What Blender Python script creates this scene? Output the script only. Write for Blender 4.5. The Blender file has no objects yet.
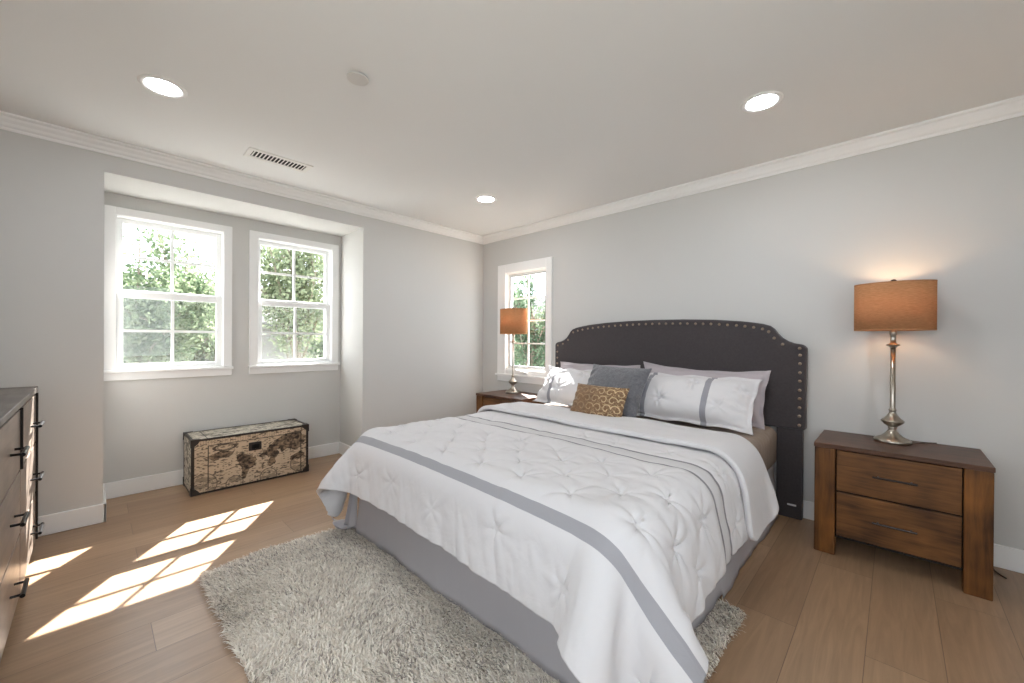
import bpy, bmesh, math, random
import numpy as np
from mathutils import Vector, Matrix

SC = bpy.context.scene
COL = SC.collection

# ------------------------------------------------------------------ camera, world, sun, exposure
cam_data = bpy.data.cameras.new('camera')
cam_data.sensor_width = 36.0
cam_data.lens = 14.073
cam_data.clip_start = 0.05
cam_data.clip_end = 200
cam = bpy.data.objects.new('camera', cam_data)
COL.objects.link(cam)
_f = Vector((-0.69122832, 0.72263268, -0.00232753))
_r = Vector((0.72260913, 0.69122662, 0.00646527))
_u = Vector((-0.00628086, -0.00278708, 0.99997639))
M = Matrix.Identity(4)
for i in range(3):
    M[i][0], M[i][1], M[i][2] = _r[i], _u[i], -_f[i]
M.translation = Vector((3.66923, -3.31750, 1.18099))
cam.matrix_world = M
SC.camera = cam

world = bpy.data.worlds.new('daylight')
SC.world = world
world.use_nodes = True
wn = world.node_tree.nodes
wn['Background'].inputs[0].default_value = (0.845, 0.92, 1.0, 1)
wn['Background'].inputs[1].default_value = 5.4

sun_data = bpy.data.lights.new('sun', 'SUN')
sun_data.energy = 46.0
sun_data.color = (1.0, 0.98, 0.95)
sun_data.angle = math.radians(0.5)
sun = bpy.data.objects.new('sun', sun_data)
COL.objects.link(sun)
SUN_DIR = Vector((0.915, -0.645, -1.0)).normalized()
sun.rotation_euler = SUN_DIR.to_track_quat('-Z', 'Y').to_euler()
sun.location = (-8, 6, 10)

SC.view_settings.view_transform = 'Standard'
SC.view_settings.look = 'None'
SC.view_settings.gamma = 1.0
SC.view_settings.use_curve_mapping = False
SC.view_settings.exposure = 0.14
SC.cycles.use_denoising = True
SC.cycles.max_bounces = 10
SC.cycles.diffuse_bounces = 6
SC.cycles.transparent_max_bounces = 24
SC.cycles.sample_clamp_indirect = 6.0
SC.cycles.caustics_reflective = False
SC.cycles.caustics_refractive = False

# ------------------------------------------------------------------ helpers
def lin(c):
    def f(v):
        v /= 255.0
        return v / 12.92 if v <= 0.04045 else ((v + 0.055) / 1.055) ** 2.4
    return (f(c[0]), f(c[1]), f(c[2]), 1.0)

def material(name, rgb, rough=0.6, metal=0.0, spec=0.5, noise=None, bump=None, sheen=0.0):
    """principled surface; noise = (scale, amount) tone variation, bump = (scale, strength, stretch)"""
    m = bpy.data.materials.new(name)
    m.use_nodes = True
    nt = m.node_tree
    b = nt.nodes['Principled BSDF']
    col = lin(rgb)
    b.inputs['Base Color'].default_value = col
    b.inputs['Roughness'].default_value = rough
    b.inputs['Metallic'].default_value = metal
    b.inputs['Specular IOR Level'].default_value = spec
    if sheen:
        b.inputs['Sheen Weight'].default_value = sheen
    tc = nt.nodes.new('ShaderNodeTexCoord')
    if noise:
        n = nt.nodes.new('ShaderNodeTexNoise')
        n.inputs['Scale'].default_value = noise[0]
        n.inputs['Detail'].default_value = 4
        nt.links.new(tc.outputs['Object'], n.inputs['Vector'])
        mr = nt.nodes.new('ShaderNodeMapRange')
        mr.inputs['From Min'].default_value = 0.25
        mr.inputs['From Max'].default_value = 0.75
        mr.inputs['To Min'].default_value = 1 - noise[1]
        mr.inputs['To Max'].default_value = 1 + noise[1]
        nt.links.new(n.outputs['Fac'], mr.inputs['Value'])
        mx = nt.nodes.new('ShaderNodeVectorMath')
        mx.operation = 'SCALE'
        mx.inputs[0].default_value = col[:3]
        nt.links.new(mr.outputs[0], mx.inputs['Scale'])
        nt.links.new(mx.outputs[0], b.inputs['Base Color'])
    if bump:
        n = nt.nodes.new('ShaderNodeTexNoise')
        n.inputs['Scale'].default_value = bump[0]
        n.inputs['Detail'].default_value = 3
        mp = nt.nodes.new('ShaderNodeMapping')
        if len(bump) > 2:
            mp.inputs['Scale'].default_value = bump[2]
        nt.links.new(tc.outputs['Object'], mp.inputs['Vector'])
        nt.links.new(mp.outputs[0], n.inputs['Vector'])
        bp = nt.nodes.new('ShaderNodeBump')
        bp.inputs['Strength'].default_value = bump[1]
        bp.inputs['Distance'].default_value = 0.01
        nt.links.new(n.outputs['Fac'], bp.inputs['Height'])
        nt.links.new(bp.outputs[0], b.inputs['Normal'])
    return m

def wood(name, dark, light, axis='x', scale=1.0, rough=0.45, spec=0.35):
    """grained timber; the grain runs along the given axis"""
    m = bpy.data.materials.new(name)
    m.use_nodes = True
    nt = m.node_tree
    b = nt.nodes['Principled BSDF']
    tc = nt.nodes.new('ShaderNodeTexCoord')
    mp = nt.nodes.new('ShaderNodeMapping')
    st = {'x': (1.2, 16, 16), 'y': (16, 1.2, 16), 'z': (16, 16, 1.2)}[axis]
    mp.inputs['Scale'].default_value = tuple(v * scale for v in st)
    oi = nt.nodes.new('ShaderNodeObjectInfo')
    ad = nt.nodes.new('ShaderNodeVectorMath')
    ad.operation = 'ADD'
    sc_ = nt.nodes.new('ShaderNodeVectorMath')
    sc_.operation = 'SCALE'
    sc_.inputs[0].default_value = (7.1, 3.3, 5.7)
    nt.links.new(oi.outputs['Random'], sc_.inputs['Scale'])
    nt.links.new(tc.outputs['Object'], ad.inputs[0])
    nt.links.new(sc_.outputs[0], ad.inputs[1])
    nt.links.new(ad.outputs[0], mp.inputs['Vector'])
    n = nt.nodes.new('ShaderNodeTexNoise')
    n.inputs['Scale'].default_value = 2.0
    n.inputs['Detail'].default_value = 6
    n.inputs['Roughness'].default_value = 0.65
    n.inputs['Distortion'].default_value = 0.6
    nt.links.new(mp.outputs[0], n.inputs['Vector'])
    big = nt.nodes.new('ShaderNodeTexNoise')
    big.inputs['Scale'].default_value = 5.0
    nt.links.new(ad.outputs[0], big.inputs['Vector'])
    mixf = nt.nodes.new('ShaderNodeMath')
    mixf.operation = 'MULTIPLY_ADD'
    mixf.inputs[1].default_value = 0.55
    nt.links.new(big.outputs['Fac'], mixf.inputs[0])
    half = nt.nodes.new('ShaderNodeMath')
    half.operation = 'MULTIPLY'
    half.inputs[1].default_value = 0.5
    nt.links.new(n.outputs['Fac'], half.inputs[0])
    nt.links.new(half.outputs[0], mixf.inputs[2])
    cr = nt.nodes.new('ShaderNodeValToRGB')
    cr.color_ramp.elements[0].position = 0.36
    cr.color_ramp.elements[0].color = lin(dark)
    cr.color_ramp.elements[1].position = 0.68
    cr.color_ramp.elements[1].color = lin(light)
    nt.links.new(mixf.outputs[0], cr.inputs['Fac'])
    nt.links.new(cr.outputs[0], b.inputs['Base Color'])
    b.inputs['Roughness'].default_value = rough
    b.inputs['Specular IOR Level'].default_value = spec
    bp = nt.nodes.new('ShaderNodeBump')
    bp.inputs['Strength'].default_value = 0.12
    bp.inputs['Distance'].default_value = 0.004
    nt.links.new(n.outputs['Fac'], bp.inputs['Height'])
    nt.links.new(bp.outputs[0], b.inputs['Normal'])
    return m

def attr_material(name, attr, rough=0.8, spec=0.2, sheen=0.0, bump=None, metal_attr=None):
    """printed or dyed surface whose pattern is stored on the mesh"""
    m = material(name, (200, 200, 200), rough, 0, spec, bump=bump, sheen=sheen)
    nt = m.node_tree
    a = nt.nodes.new('ShaderNodeAttribute')
    a.attribute_name = attr
    nt.links.new(a.outputs['Color'], nt.nodes['Principled BSDF'].inputs['Base Color'])
    return m

def emission(name, rgb, strength):
    m = bpy.data.materials.new(name)
    m.use_nodes = True
    nt = m.node_tree
    nt.nodes.remove(nt.nodes['Principled BSDF'])
    e = nt.nodes.new('ShaderNodeEmission')
    e.inputs[0].default_value = lin(rgb)
    e.inputs[1].default_value = strength
    nt.links.new(e.outputs[0], nt.nodes['Material Output'].inputs[0])
    return m

def see_through(name, rgb, clear, glossy=0.05, diffuse=0.0):
    """thin glass or insect mesh: part clear, part mirror-like, part dull"""
    m = bpy.data.materials.new(name)
    m.use_nodes = True
    nt = m.node_tree
    nt.nodes.remove(nt.nodes['Principled BSDF'])
    t = nt.nodes.new('ShaderNodeBsdfTransparent')
    t.inputs[0].default_value = (clear, clear, clear, 1)
    if diffuse:
        g = nt.nodes.new('ShaderNodeBsdfDiffuse')
        g.inputs[0].default_value = lin(rgb)
        fac = diffuse
    else:
        g = nt.nodes.new('ShaderNodeBsdfGlossy')
        g.inputs['Roughness'].default_value = 0.02
        fac = glossy
    mx = nt.nodes.new('ShaderNodeMixShader')
    mx.inputs[0].default_value = fac
    nt.links.new(t.outputs[0], mx.inputs[1])
    nt.links.new(g.outputs[0], mx.inputs[2])
    nt.links.new(mx.outputs[0], nt.nodes['Material Output'].inputs[0])
    return m

def obj(name, bm, m, parent=None, loc=None, smooth=False, bevel=0, seg=2, rot=None):
    me = bpy.data.meshes.new(name)
    if isinstance(bm, bmesh.types.BMesh):
        bmesh.ops.recalc_face_normals(bm, faces=bm.faces)
        bm.to_mesh(me)
        bm.free()
    else:
        v, f = bm
        me.from_pydata([tuple(p) for p in v], [], [tuple(q) for q in f])
    o = bpy.data.objects.new(name, me)
    COL.objects.link(o)
    for mm in (m if isinstance(m, (list, tuple)) else [m]):
        me.materials.append(mm)
    if smooth:
        me.polygons.foreach_set('use_smooth', [True] * len(me.polygons))
    if parent is not None:
        o.parent = parent
    if loc is not None:
        o.location = loc
    if rot is not None:
        o.rotation_euler = rot
    if bevel:
        b = o.modifiers.new('soft_edges', 'BEVEL')
        b.width = bevel
        b.segments = seg
        b.limit_method = 'ANGLE'
        b.angle_limit = math.radians(40)
    return o

def tag(o, label, cat, group=None, kind=None):
    o['label'] = label
    o['category'] = cat
    if group:
        o['group'] = group
    if kind:
        o['kind'] = kind
    return o

def thing(name, label, cat, loc=(0, 0, 0), rotz=0.0, group=None, kind=None):
    o = bpy.data.objects.new(name, None)
    COL.objects.link(o)
    o.empty_display_size = 0.1
    o.location = loc
    o.rotation_euler = (0, 0, rotz)
    return tag(o, label, cat, group, kind)

def structure(name, bm, m, parent=None, **k):
    o = obj(name, bm, m, parent, **k)
    if parent is None:
        o['kind'] = 'structure'
    return o

def box(bm, x0, x1, y0, y1, z0, z1):
    v = [bm.verts.new(p) for p in ((x0, y0, z0), (x1, y0, z0), (x1, y1, z0), (x0, y1, z0),
                                   (x0, y0, z1), (x1, y0, z1), (x1, y1, z1), (x0, y1, z1))]
    for q in ((0, 3, 2, 1), (4, 5, 6, 7), (0, 1, 5, 4), (1, 2, 6, 5), (2, 3, 7, 6), (3, 0, 4, 7)):
        bm.faces.new([v[i] for i in q])
    return bm

def boxes(*bs):
    bm = bmesh.new()
    for b in bs:
        box(bm, *b)
    return bm

def lathe(profile, n=40, sx=1.0, sy=1.0, closed=True, z=0.0):
    bm = bmesh.new()
    rings = []
    for r, h in profile:
        rings.append([bm.verts.new((r * sx * math.cos(2 * math.pi * i / n), r * sy * math.sin(2 * math.pi * i / n), h + z))
                      for i in range(n)])
    for a, b in zip(rings[:-1], rings[1:]):
        for i in range(n):
            bm.faces.new((a[i], a[(i + 1) % n], b[(i + 1) % n], b[i]))
    if closed:
        bm.faces.new(list(reversed(rings[0])))
        bm.faces.new(rings[-1])
    return bm

def tube(bm, pts, r, n=8, r1=None):
    """round bar along a polyline"""
    pts = [Vector(p) for p in pts]
    rings = []
    for i, p in enumerate(pts):
        d = (pts[min(i + 1, len(pts) - 1)] - pts[max(i - 1, 0)]).normalized()
        a = d.cross(Vector((0, 0, 1)))
        if a.length < 1e-3:
            a = d.cross(Vector((1, 0, 0)))
        a.normalize()
        b = d.cross(a)
        rr = r if r1 is None else r + (r1 - r) * i / (len(pts) - 1)
        rings.append([bm.verts.new(p + rr * (math.cos(2 * math.pi * k / n) * a + math.sin(2 * math.pi * k / n) * b)) for k in range(n)])
    for a, b in zip(rings[:-1], rings[1:]):
        for k in range(n):
            bm.faces.new((a[k], a[(k + 1) % n], b[(k + 1) % n], b[k]))
    bm.faces.new(rings[0])
    bm.faces.new(list(reversed(rings[-1])))
    return bm

def grid_mesh(P, uv=None, wrap_u=False):
    """vertices and quads of a (rows, columns, 3) array"""
    nv, nu, _ = P.shape
    idx = np.arange(nv * nu).reshape(nv, nu)
    a, b, c, d = idx[:-1, :-1], idx[:-1, 1:], idx[1:, 1:], idx[1:, :-1]
    return P.reshape(-1, 3), np.stack([a, b, c, d], -1).reshape(-1, 4)

def fast_mesh(name, verts, faces, m, parent=None, smooth=True, colors=None, attr='print', uvs=None):
    verts = np.asarray(verts, dtype=np.float32)
    faces = np.asarray(faces, dtype=np.int32)
    k = faces.shape[1]
    me = bpy.data.meshes.new(name)
    me.vertices.add(len(verts))
    me.vertices.foreach_set('co', verts.ravel())
    me.loops.add(faces.size)
    me.loops.foreach_set('vertex_index', faces.ravel())
    me.polygons.add(len(faces))
    me.polygons.foreach_set('loop_start', np.arange(0, faces.size, k, dtype=np.int32))
    me.polygons.foreach_set('use_smooth', np.full(len(faces), smooth))
    me.update(calc_edges=True)
    me.validate()
    if colors is not None:
        ca = me.color_attributes.new(attr, 'FLOAT_COLOR', 'POINT')
        c4 = np.ones((len(verts), 4), dtype=np.float32)
        c4[:, :3] = colors
        ca.data.foreach_set('color', c4.ravel())
    if uvs is not None:
        ul = me.uv_layers.new(name='rest')
        ul.data.foreach_set('uv', np.asarray(uvs, dtype=np.float32)[faces.ravel()].ravel())
    me.materials.append(m)
    o = bpy.data.objects.new(name, me)
    COL.objects.link(o)
    if parent is not None:
        o.parent = parent
    return o

def srgb_arr(c):
    return np.array(lin(c)[:3])

def vnoise(x, y, seed=0):
    """smooth value noise on arrays"""
    r = np.random.default_rng(seed)
    T = r.random((64, 64))
    xi, yi = np.floor(x).astype(int), np.floor(y).astype(int)
    fx, fy = x - xi, y - yi
    fx, fy = fx * fx * (3 - 2 * fx), fy * fy * (3 - 2 * fy)
    g = lambda a, b: T[a % 64, b % 64]
    return (g(xi, yi) * (1 - fx) + g(xi + 1, yi) * fx) * (1 - fy) + (g(xi, yi + 1) * (1 - fx) + g(xi + 1, yi + 1) * fx) * fy

def fbm(x, y, seed=0, o=4):
    s, a = 0, 0.5
    for i in range(o):
        s = s + a * vnoise(x * 2 ** i, y * 2 ** i, seed + i)
        a *= 0.5
    return s

# ------------------------------------------------------------------ materials
M_wall = material('wall_paint', (206, 205, 202), 0.85, 0, 0.2, bump=(220, 0.03))
M_ceil = material('ceiling_paint', (229, 229, 228), 0.9, 0, 0.15)
M_trim = material('white_trim_paint', (240, 240, 239), 0.45, 0, 0.35)
M_vinyl = material('white_window_vinyl', (238, 239, 238), 0.4, 0, 0.4)
M_glass = see_through('window_glass', (255, 255, 255), 0.97, 0.018)
M_screen = see_through('insect_screen', (150, 152, 150), 1.0, 0, 0.10)
M_head = material('charcoal_linen', (72, 67, 68), 0.9, 0, 0.15, noise=(90, 0.12), bump=(420, 0.25), sheen=0.25)
M_nail = material('antique_nailhead', (158, 142, 124), 0.32, 0.9)
M_skirt = material('grey_skirt_cloth', (178, 175, 178), 0.85, 0, 0.15, bump=(30, 0.15, (1, 1, 0.15)))
M_sheet = material('taupe_fitted_sheet', (152, 138, 126), 0.5, 0, 0.35, bump=(16, 0.9, (1, 1, 0.35)))
M_greycase = material('lavender_grey_cotton', (182, 174, 178), 0.8, 0, 0.15, bump=(26, 0.18), sheen=0.1)
M_chen = material('slate_chenille', (112, 112, 116), 0.95, 0, 0.1, noise=(60, 0.22), bump=(150, 0.7), sheen=0.4)
M_white_tag = material('white_cloth_tag', (225, 225, 225), 0.8)
M_nwood = wood('walnut_stain_across', (52, 32, 17), (128, 86, 48), 'x', 1.6)
M_nwood_up = wood('walnut_stain_upright', (52, 30, 12), (136, 88, 42), 'z', 1.0)
M_ntop = wood('walnut_stain_top', (56, 37, 27), (104, 72, 54), 'x', 1.4, rough=0.38)
M_dark = material('shadow_gap_black', (24, 19, 16), 0.8)
M_handle = material('blackened_steel', (58, 52, 50), 0.35, 0.8)
M_nickel = material('brushed_nickel', (172, 164, 152), 0.28, 1.0, noise=(40, 0.06))
M_cord = material('brown_cord', (78, 64, 54), 0.5)
M_dwood = wood('grey_brown_oak_front', (98, 87, 79), (150, 136, 123), 'x', rough=0.30)
M_dtop = wood('weathered_oak_top', (84, 78, 74), (126, 118, 112), 'x', rough=0.4)
M_black = material('black_metal_pull', (30, 30, 32), 0.3, 0.7)
M_leather = material('dark_brown_leather', (40, 33, 30), 0.45, 0, 0.4, bump=(120, 0.3))
M_vent_dark = material('duct_dark', (40, 40, 40), 0.9)
M_plastic = material('white_plastic', (226, 224, 220), 0.5)
M_lens = emission('downlight_lens', (247, 250, 255), 115.0)

def shade_material():
    m = bpy.data.materials.new('orange_linen_shade')
    m.use_nodes = True
    nt = m.node_tree
    nt.nodes.remove(nt.nodes['Principled BSDF'])
    tc = nt.nodes.new('ShaderNodeTexCoord')
    w = nt.nodes.new('ShaderNodeTexNoise')
    mp = nt.nodes.new('ShaderNodeMapping')
    mp.inputs['Scale'].default_value = (30, 30, 260)
    nt.links.new(tc.outputs['Object'], mp.inputs[0])
    nt.links.new(mp.outputs[0], w.inputs['Vector'])
    w.inputs['Scale'].default_value = 1.5
    cr = nt.nodes.new('ShaderNodeValToRGB')
    cr.color_ramp.elements[0].position = 0.3
    cr.color_ramp.elements[0].color = lin((182, 132, 92))
    cr.color_ramp.elements[1].position = 0.7
    cr.color_ramp.elements[1].color = lin((204, 154, 112))
    nt.links.new(w.outputs['Fac'], cr.inputs[0])
    d = nt.nodes.new('ShaderNodeBsdfDiffuse')
    t = nt.nodes.new('ShaderNodeBsdfTranslucent')
    nt.links.new(cr.outputs[0], d.inputs[0])
    nt.links.new(cr.outputs[0], t.inputs[0])
    mx = nt.nodes.new('ShaderNodeMixShader')
    mx.inputs[0].default_value = 0.22
    nt.links.new(d.outputs[0], mx.inputs[1])
    nt.links.new(t.outputs[0], mx.inputs[2])
    nt.links.new(mx.outputs[0], nt.nodes['Material Output'].inputs[0])
    return m
M_shade = shade_material()
M_lining = material('pale_shade_lining', (236, 214, 190), 0.9)
M_bulb = emission('warm_bulb', (255, 206, 150), 8.0)

def floor_material():
    m = bpy.data.materials.new('oak_planks')
    m.use_nodes = True
    nt = m.node_tree
    L = nt.links
    b = nt.nodes['Principled BSDF']
    tc = nt.nodes.new('ShaderNodeTexCoord')
    mp = nt.nodes.new('ShaderNodeMapping')
    mp.inputs['Rotation'].default_value = (0, 0, math.radians(90))
    mp.inputs['Location'].default_value = (0.55, 0.06, 0)
    L.new(tc.outputs['Object'], mp.inputs[0])
    br = nt.nodes.new('ShaderNodeTexBrick')
    br.offset = 0.37
    br.offset_frequency = 2
    br.inputs['Scale'].default_value = 1.0
    br.inputs['Brick Width'].default_value = 1.85
    br.inputs['Row Height'].default_value = 0.215
    br.inputs['Mortar Size'].default_value = 0.0016
    br.inputs['Mortar Smooth'].default_value = 0.3
    br.inputs['Bias'].default_value = 0.0
    br.inputs['Color1'].default_value = lin((152, 122, 95))
    br.inputs['Color2'].default_value = lin((168, 138, 109))
    br.inputs['Mortar'].default_value = lin((118, 94, 74))
    L.new(mp.outputs[0], br.inputs['Vector'])
    g = nt.nodes.new('ShaderNodeTexNoise')
    gm = nt.nodes.new('ShaderNodeMapping')
    gm.inputs['Scale'].default_value = (1.6, 22, 1)
    L.new(mp.outputs[0], gm.inputs[0])
    bo = nt.nodes.new('ShaderNodeVectorMath')
    bo.operation = 'ADD'
    L.new(gm.outputs[0], bo.inputs[0])
    sc_ = nt.nodes.new('ShaderNodeVectorMath')
    sc_.operation = 'SCALE'
    sc_.inputs['Scale'].default_value = 90
    L.new(br.outputs['Color'], sc_.inputs[0])
    L.new(sc_.outputs[0], bo.inputs[1])
    L.new(bo.outputs[0], g.inputs['Vector'])
    g.inputs['Scale'].default_value = 1.3
    g.inputs['Detail'].default_value = 7
    g.inputs['Roughness'].default_value = 0.6
    g.inputs['Distortion'].default_value = 1.6
    mr = nt.nodes.new('ShaderNodeMapRange')
    mr.inputs['From Min'].default_value = 0.3
    mr.inputs['From Max'].default_value = 0.7
    mr.inputs['To Min'].default_value = 0.82
    mr.inputs['To Max'].default_value = 1.12
    L.new(g.outputs['Fac'], mr.inputs[0])
    mu = nt.nodes.new('ShaderNodeVectorMath')
    mu.operation = 'SCALE'
    L.new(br.outputs['Color'], mu.inputs[0])
    L.new(mr.outputs[0], mu.inputs['Scale'])
    L.new(mu.outputs[0], b.inputs['Base Color'])
    b.inputs['Roughness'].default_value = 0.33
    b.inputs['Specular IOR Level'].default_value = 0.55
    bp = nt.nodes.new('ShaderNodeBump')
    bp.inputs['Strength'].default_value = 0.25
    bp.inputs['Distance'].default_value = 0.002
    inv = nt.nodes.new('ShaderNodeMath')
    inv.operation = 'SUBTRACT'
    inv.inputs[0].default_value = 1.0
    L.new(br.outputs['Fac'], inv.inputs[1])
    L.new(inv.outputs[0], bp.inputs['Height'])
    L.new(bp.outputs[0], b.inputs['Normal'])
    return m
M_floor = floor_material()

def comforter_material(name, bands):
    """white cotton; bands = [(t0, t1, rgb)] woven across it at those distances from the hem (UV v)"""
    m = material(name, (216, 214, 215), 0.8, 0, 0.15, sheen=0.1)
    nt = m.node_tree
    L = nt.links
    b = nt.nodes['Principled BSDF']
    uv = nt.nodes.new('ShaderNodeUVMap')
    uv.uv_map = 'rest'
    sp = nt.nodes.new('ShaderNodeSeparateXYZ')
    L.new(uv.outputs[0], sp.inputs[0])
    prev = None
    col = lin((216, 214, 215))
    for t0, t1, rgb in bands:
        c = nt.nodes.new('ShaderNodeMath')
        c.operation = 'COMPARE'
        c.inputs[1].default_value = (t0 + t1) / 2
        c.inputs[2].default_value = (t1 - t0) / 2
        L.new(sp.outputs['Y'], c.inputs[0])
        mx = nt.nodes.new('ShaderNodeMix')
        mx.data_type = 'RGBA'
        L.new(c.outputs[0], mx.inputs[0])
        if prev is None:
            mx.inputs[6].default_value = col
        else:
            L.new(prev, mx.inputs[6])
        mx.inputs[7].default_value = lin(rgb)
        prev = mx.outputs[2]
    if prev is not None:
        L.new(prev, b.inputs['Base Color'])
    n = nt.nodes.new('ShaderNodeTexNoise')
    n.inputs['Scale'].default_value = 16
    n.inputs['Detail'].default_value = 4
    n.inputs['Distortion'].default_value = 0.8
    L.new(uv.outputs[0], n.inputs['Vector'])
    bp = nt.nodes.new('ShaderNodeBump')
    bp.inputs['Strength'].default_value = 0.22
    bp.inputs['Distance'].default_value = 0.01
    L.new(n.outputs['Fac'], bp.inputs['Height'])
    L.new(bp.outputs[0], b.inputs['Normal'])
    return m

# ------------------------------------------------------------------ room shell
H = 2.44
ND = 0.501            # depth of the window recess
NY0, NY1, NZ = -3.272, -1.541, 2.247
XE, YS = 5.2, -4.05   # far sides of the room

structure('floor', boxes((-0.75, XE + 0.15, YS - 0.25, 0.2, -0.12, 0)), M_floor)
structure('ceiling', boxes((-0.15, XE + 0.15, YS - 0.25, 0.2, H, H + 0.15)), M_ceil)

W1 = (-3.215, -2.538)   # rough openings of the two recess windows
W2 = (-2.300, -1.625)
WZ0, WZ1 = 0.930, 2.104
XB0, XB1 = -0.70, -ND
left = boxes(
    (-0.15, 0, YS, NY0, 0, H),
    (-0.15, 0, NY1, 0.16, 0, H),
    (-0.15, 0, NY0, NY1, NZ, H),
    # recess cheeks and head
    (XB0, -0.15, NY0 - 0.12, NY0, 0, NZ + 0.12),
    (XB0, -0.15, NY1, NY1 + 0.12, 0, NZ + 0.12),
    (XB0, -0.15, NY0, NY1, NZ, NZ + 0.12),
    # recess back around the windows
    (XB0, XB1, NY0, NY1, 0, WZ0),
    (XB0, XB1, NY0, NY1, WZ1, NZ),
    (XB0, XB1, NY0, W1[0], WZ0, WZ1),
    (XB0, XB1, W1[1], W2[0], WZ0, WZ1),
    (XB0, XB1, W2[1], NY1, WZ0, WZ1))
structure('wall_left', left, M_wall)
O3 = (0.395, 1.010, 0.845, 1.965)
structure('wall_back', boxes(
    (0, O3[0], 0, 0.11, 0, H), (O3[1], XE, 0, 0.11, 0, H),
    (O3[0], O3[1], 0, 0.11, 0, O3[2]), (O3[0], O3[1], 0, 0.11, O3[3], H)), M_wall)
# openings added to the unseen right and rear walls to let in fill daylight
structure('wall_right', boxes((XE, XE + 0.15, YS, -3.4, 0, H), (XE, XE + 0.15, -2.3, 0.16, 0, H),
                              (XE, XE + 0.15, -3.4, -2.3, 0, 0.85), (XE, XE + 0.15, -3.4, -2.3, 2.15, H)), M_wall)
structure('wall_front', boxes(
    (-0.15, 2.6, YS - 0.15, YS, 0, H), (4.5, XE, YS - 0.15, YS, 0, H),
    (2.6, 4.5, YS - 0.15, YS, 2.10, H), (2.6, 4.5, YS - 0.15, YS, 0, 0.98)), M_wall)

CROWN = [(0, -0.08), (0.010, -0.08), (0.014, -0.066), (0.026, -0.058), (0.034, -0.044), (0.048, -0.030),
         (0.054, -0.018), (0.066, -0.014), (0.072, -0.010), (0.072, 0), (0, 0)]
def crown(name, p0, p1, inward, m0, m1):
    """moulding along a wall; m0, m1 lengthen (+1) or mitre (-1) each end"""
    bm = bmesh.new()
    p0, p1, n = Vector(p0), Vector(p1), Vector(inward)
    d = (p1 - p0).normalized()
    rings = []
    for p, s, e in ((p0, 1, m0), (p1, -1, m1)):
        rings.append([bm.verts.new(p + n * a + d * (s * a * e) + Vector((0, 0, H + z))) for a, z in CROWN])
    k = len(CROWN)
    for i in range(k):
        bm.faces.new((rings[0][i], rings[0][(i + 1) % k], rings[1][(i + 1) % k], rings[1][i]))
    bm.faces.new(rings[0])
    bm.faces.new(list(reversed(rings[1])))
    return structure(name, bm, M_trim)
crown('trim_1', (0, YS, 0), (0, 0, 0), (1, 0, 0), 0, 1)
crown('trim_2', (0, 0, 0), (XE, 0, 0), (0, -1, 0), 1, 0)
BH, BT = 0.119, 0.015
structure('baseboard_left', boxes(
    (0, BT, YS, NY0 + BT, 0, BH), (-ND, BT, NY0, NY0 + BT, 0, BH), (-ND, -ND + BT, NY0, NY1, 0, BH),
    (-ND, BT, NY1 - BT, NY1, 0, BH), (0, BT, NY1 - BT, 0, 0, BH)), M_trim, bevel=0.004)
structure('baseboard_back', boxes((0, XE, -BT, 0, 0, BH)), M_trim, bevel=0.004)

# ------------------------------------------------------------------ windows
def frame_ring(x0, x1, y0, y1, z0, z1, wl, wr, wb, wt):
    """rectangular frame in the y-z plane"""
    return [(x0, x1, y0, y0 + wl, z0, z1), (x0, x1, y1 - wr, y1, z0, z1),
            (x0, x1, y0 + wl, y1 - wr, z0, z0 + wb), (x0, x1, y0 + wl, y1 - wr, z1 - wt, z1)]

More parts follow.
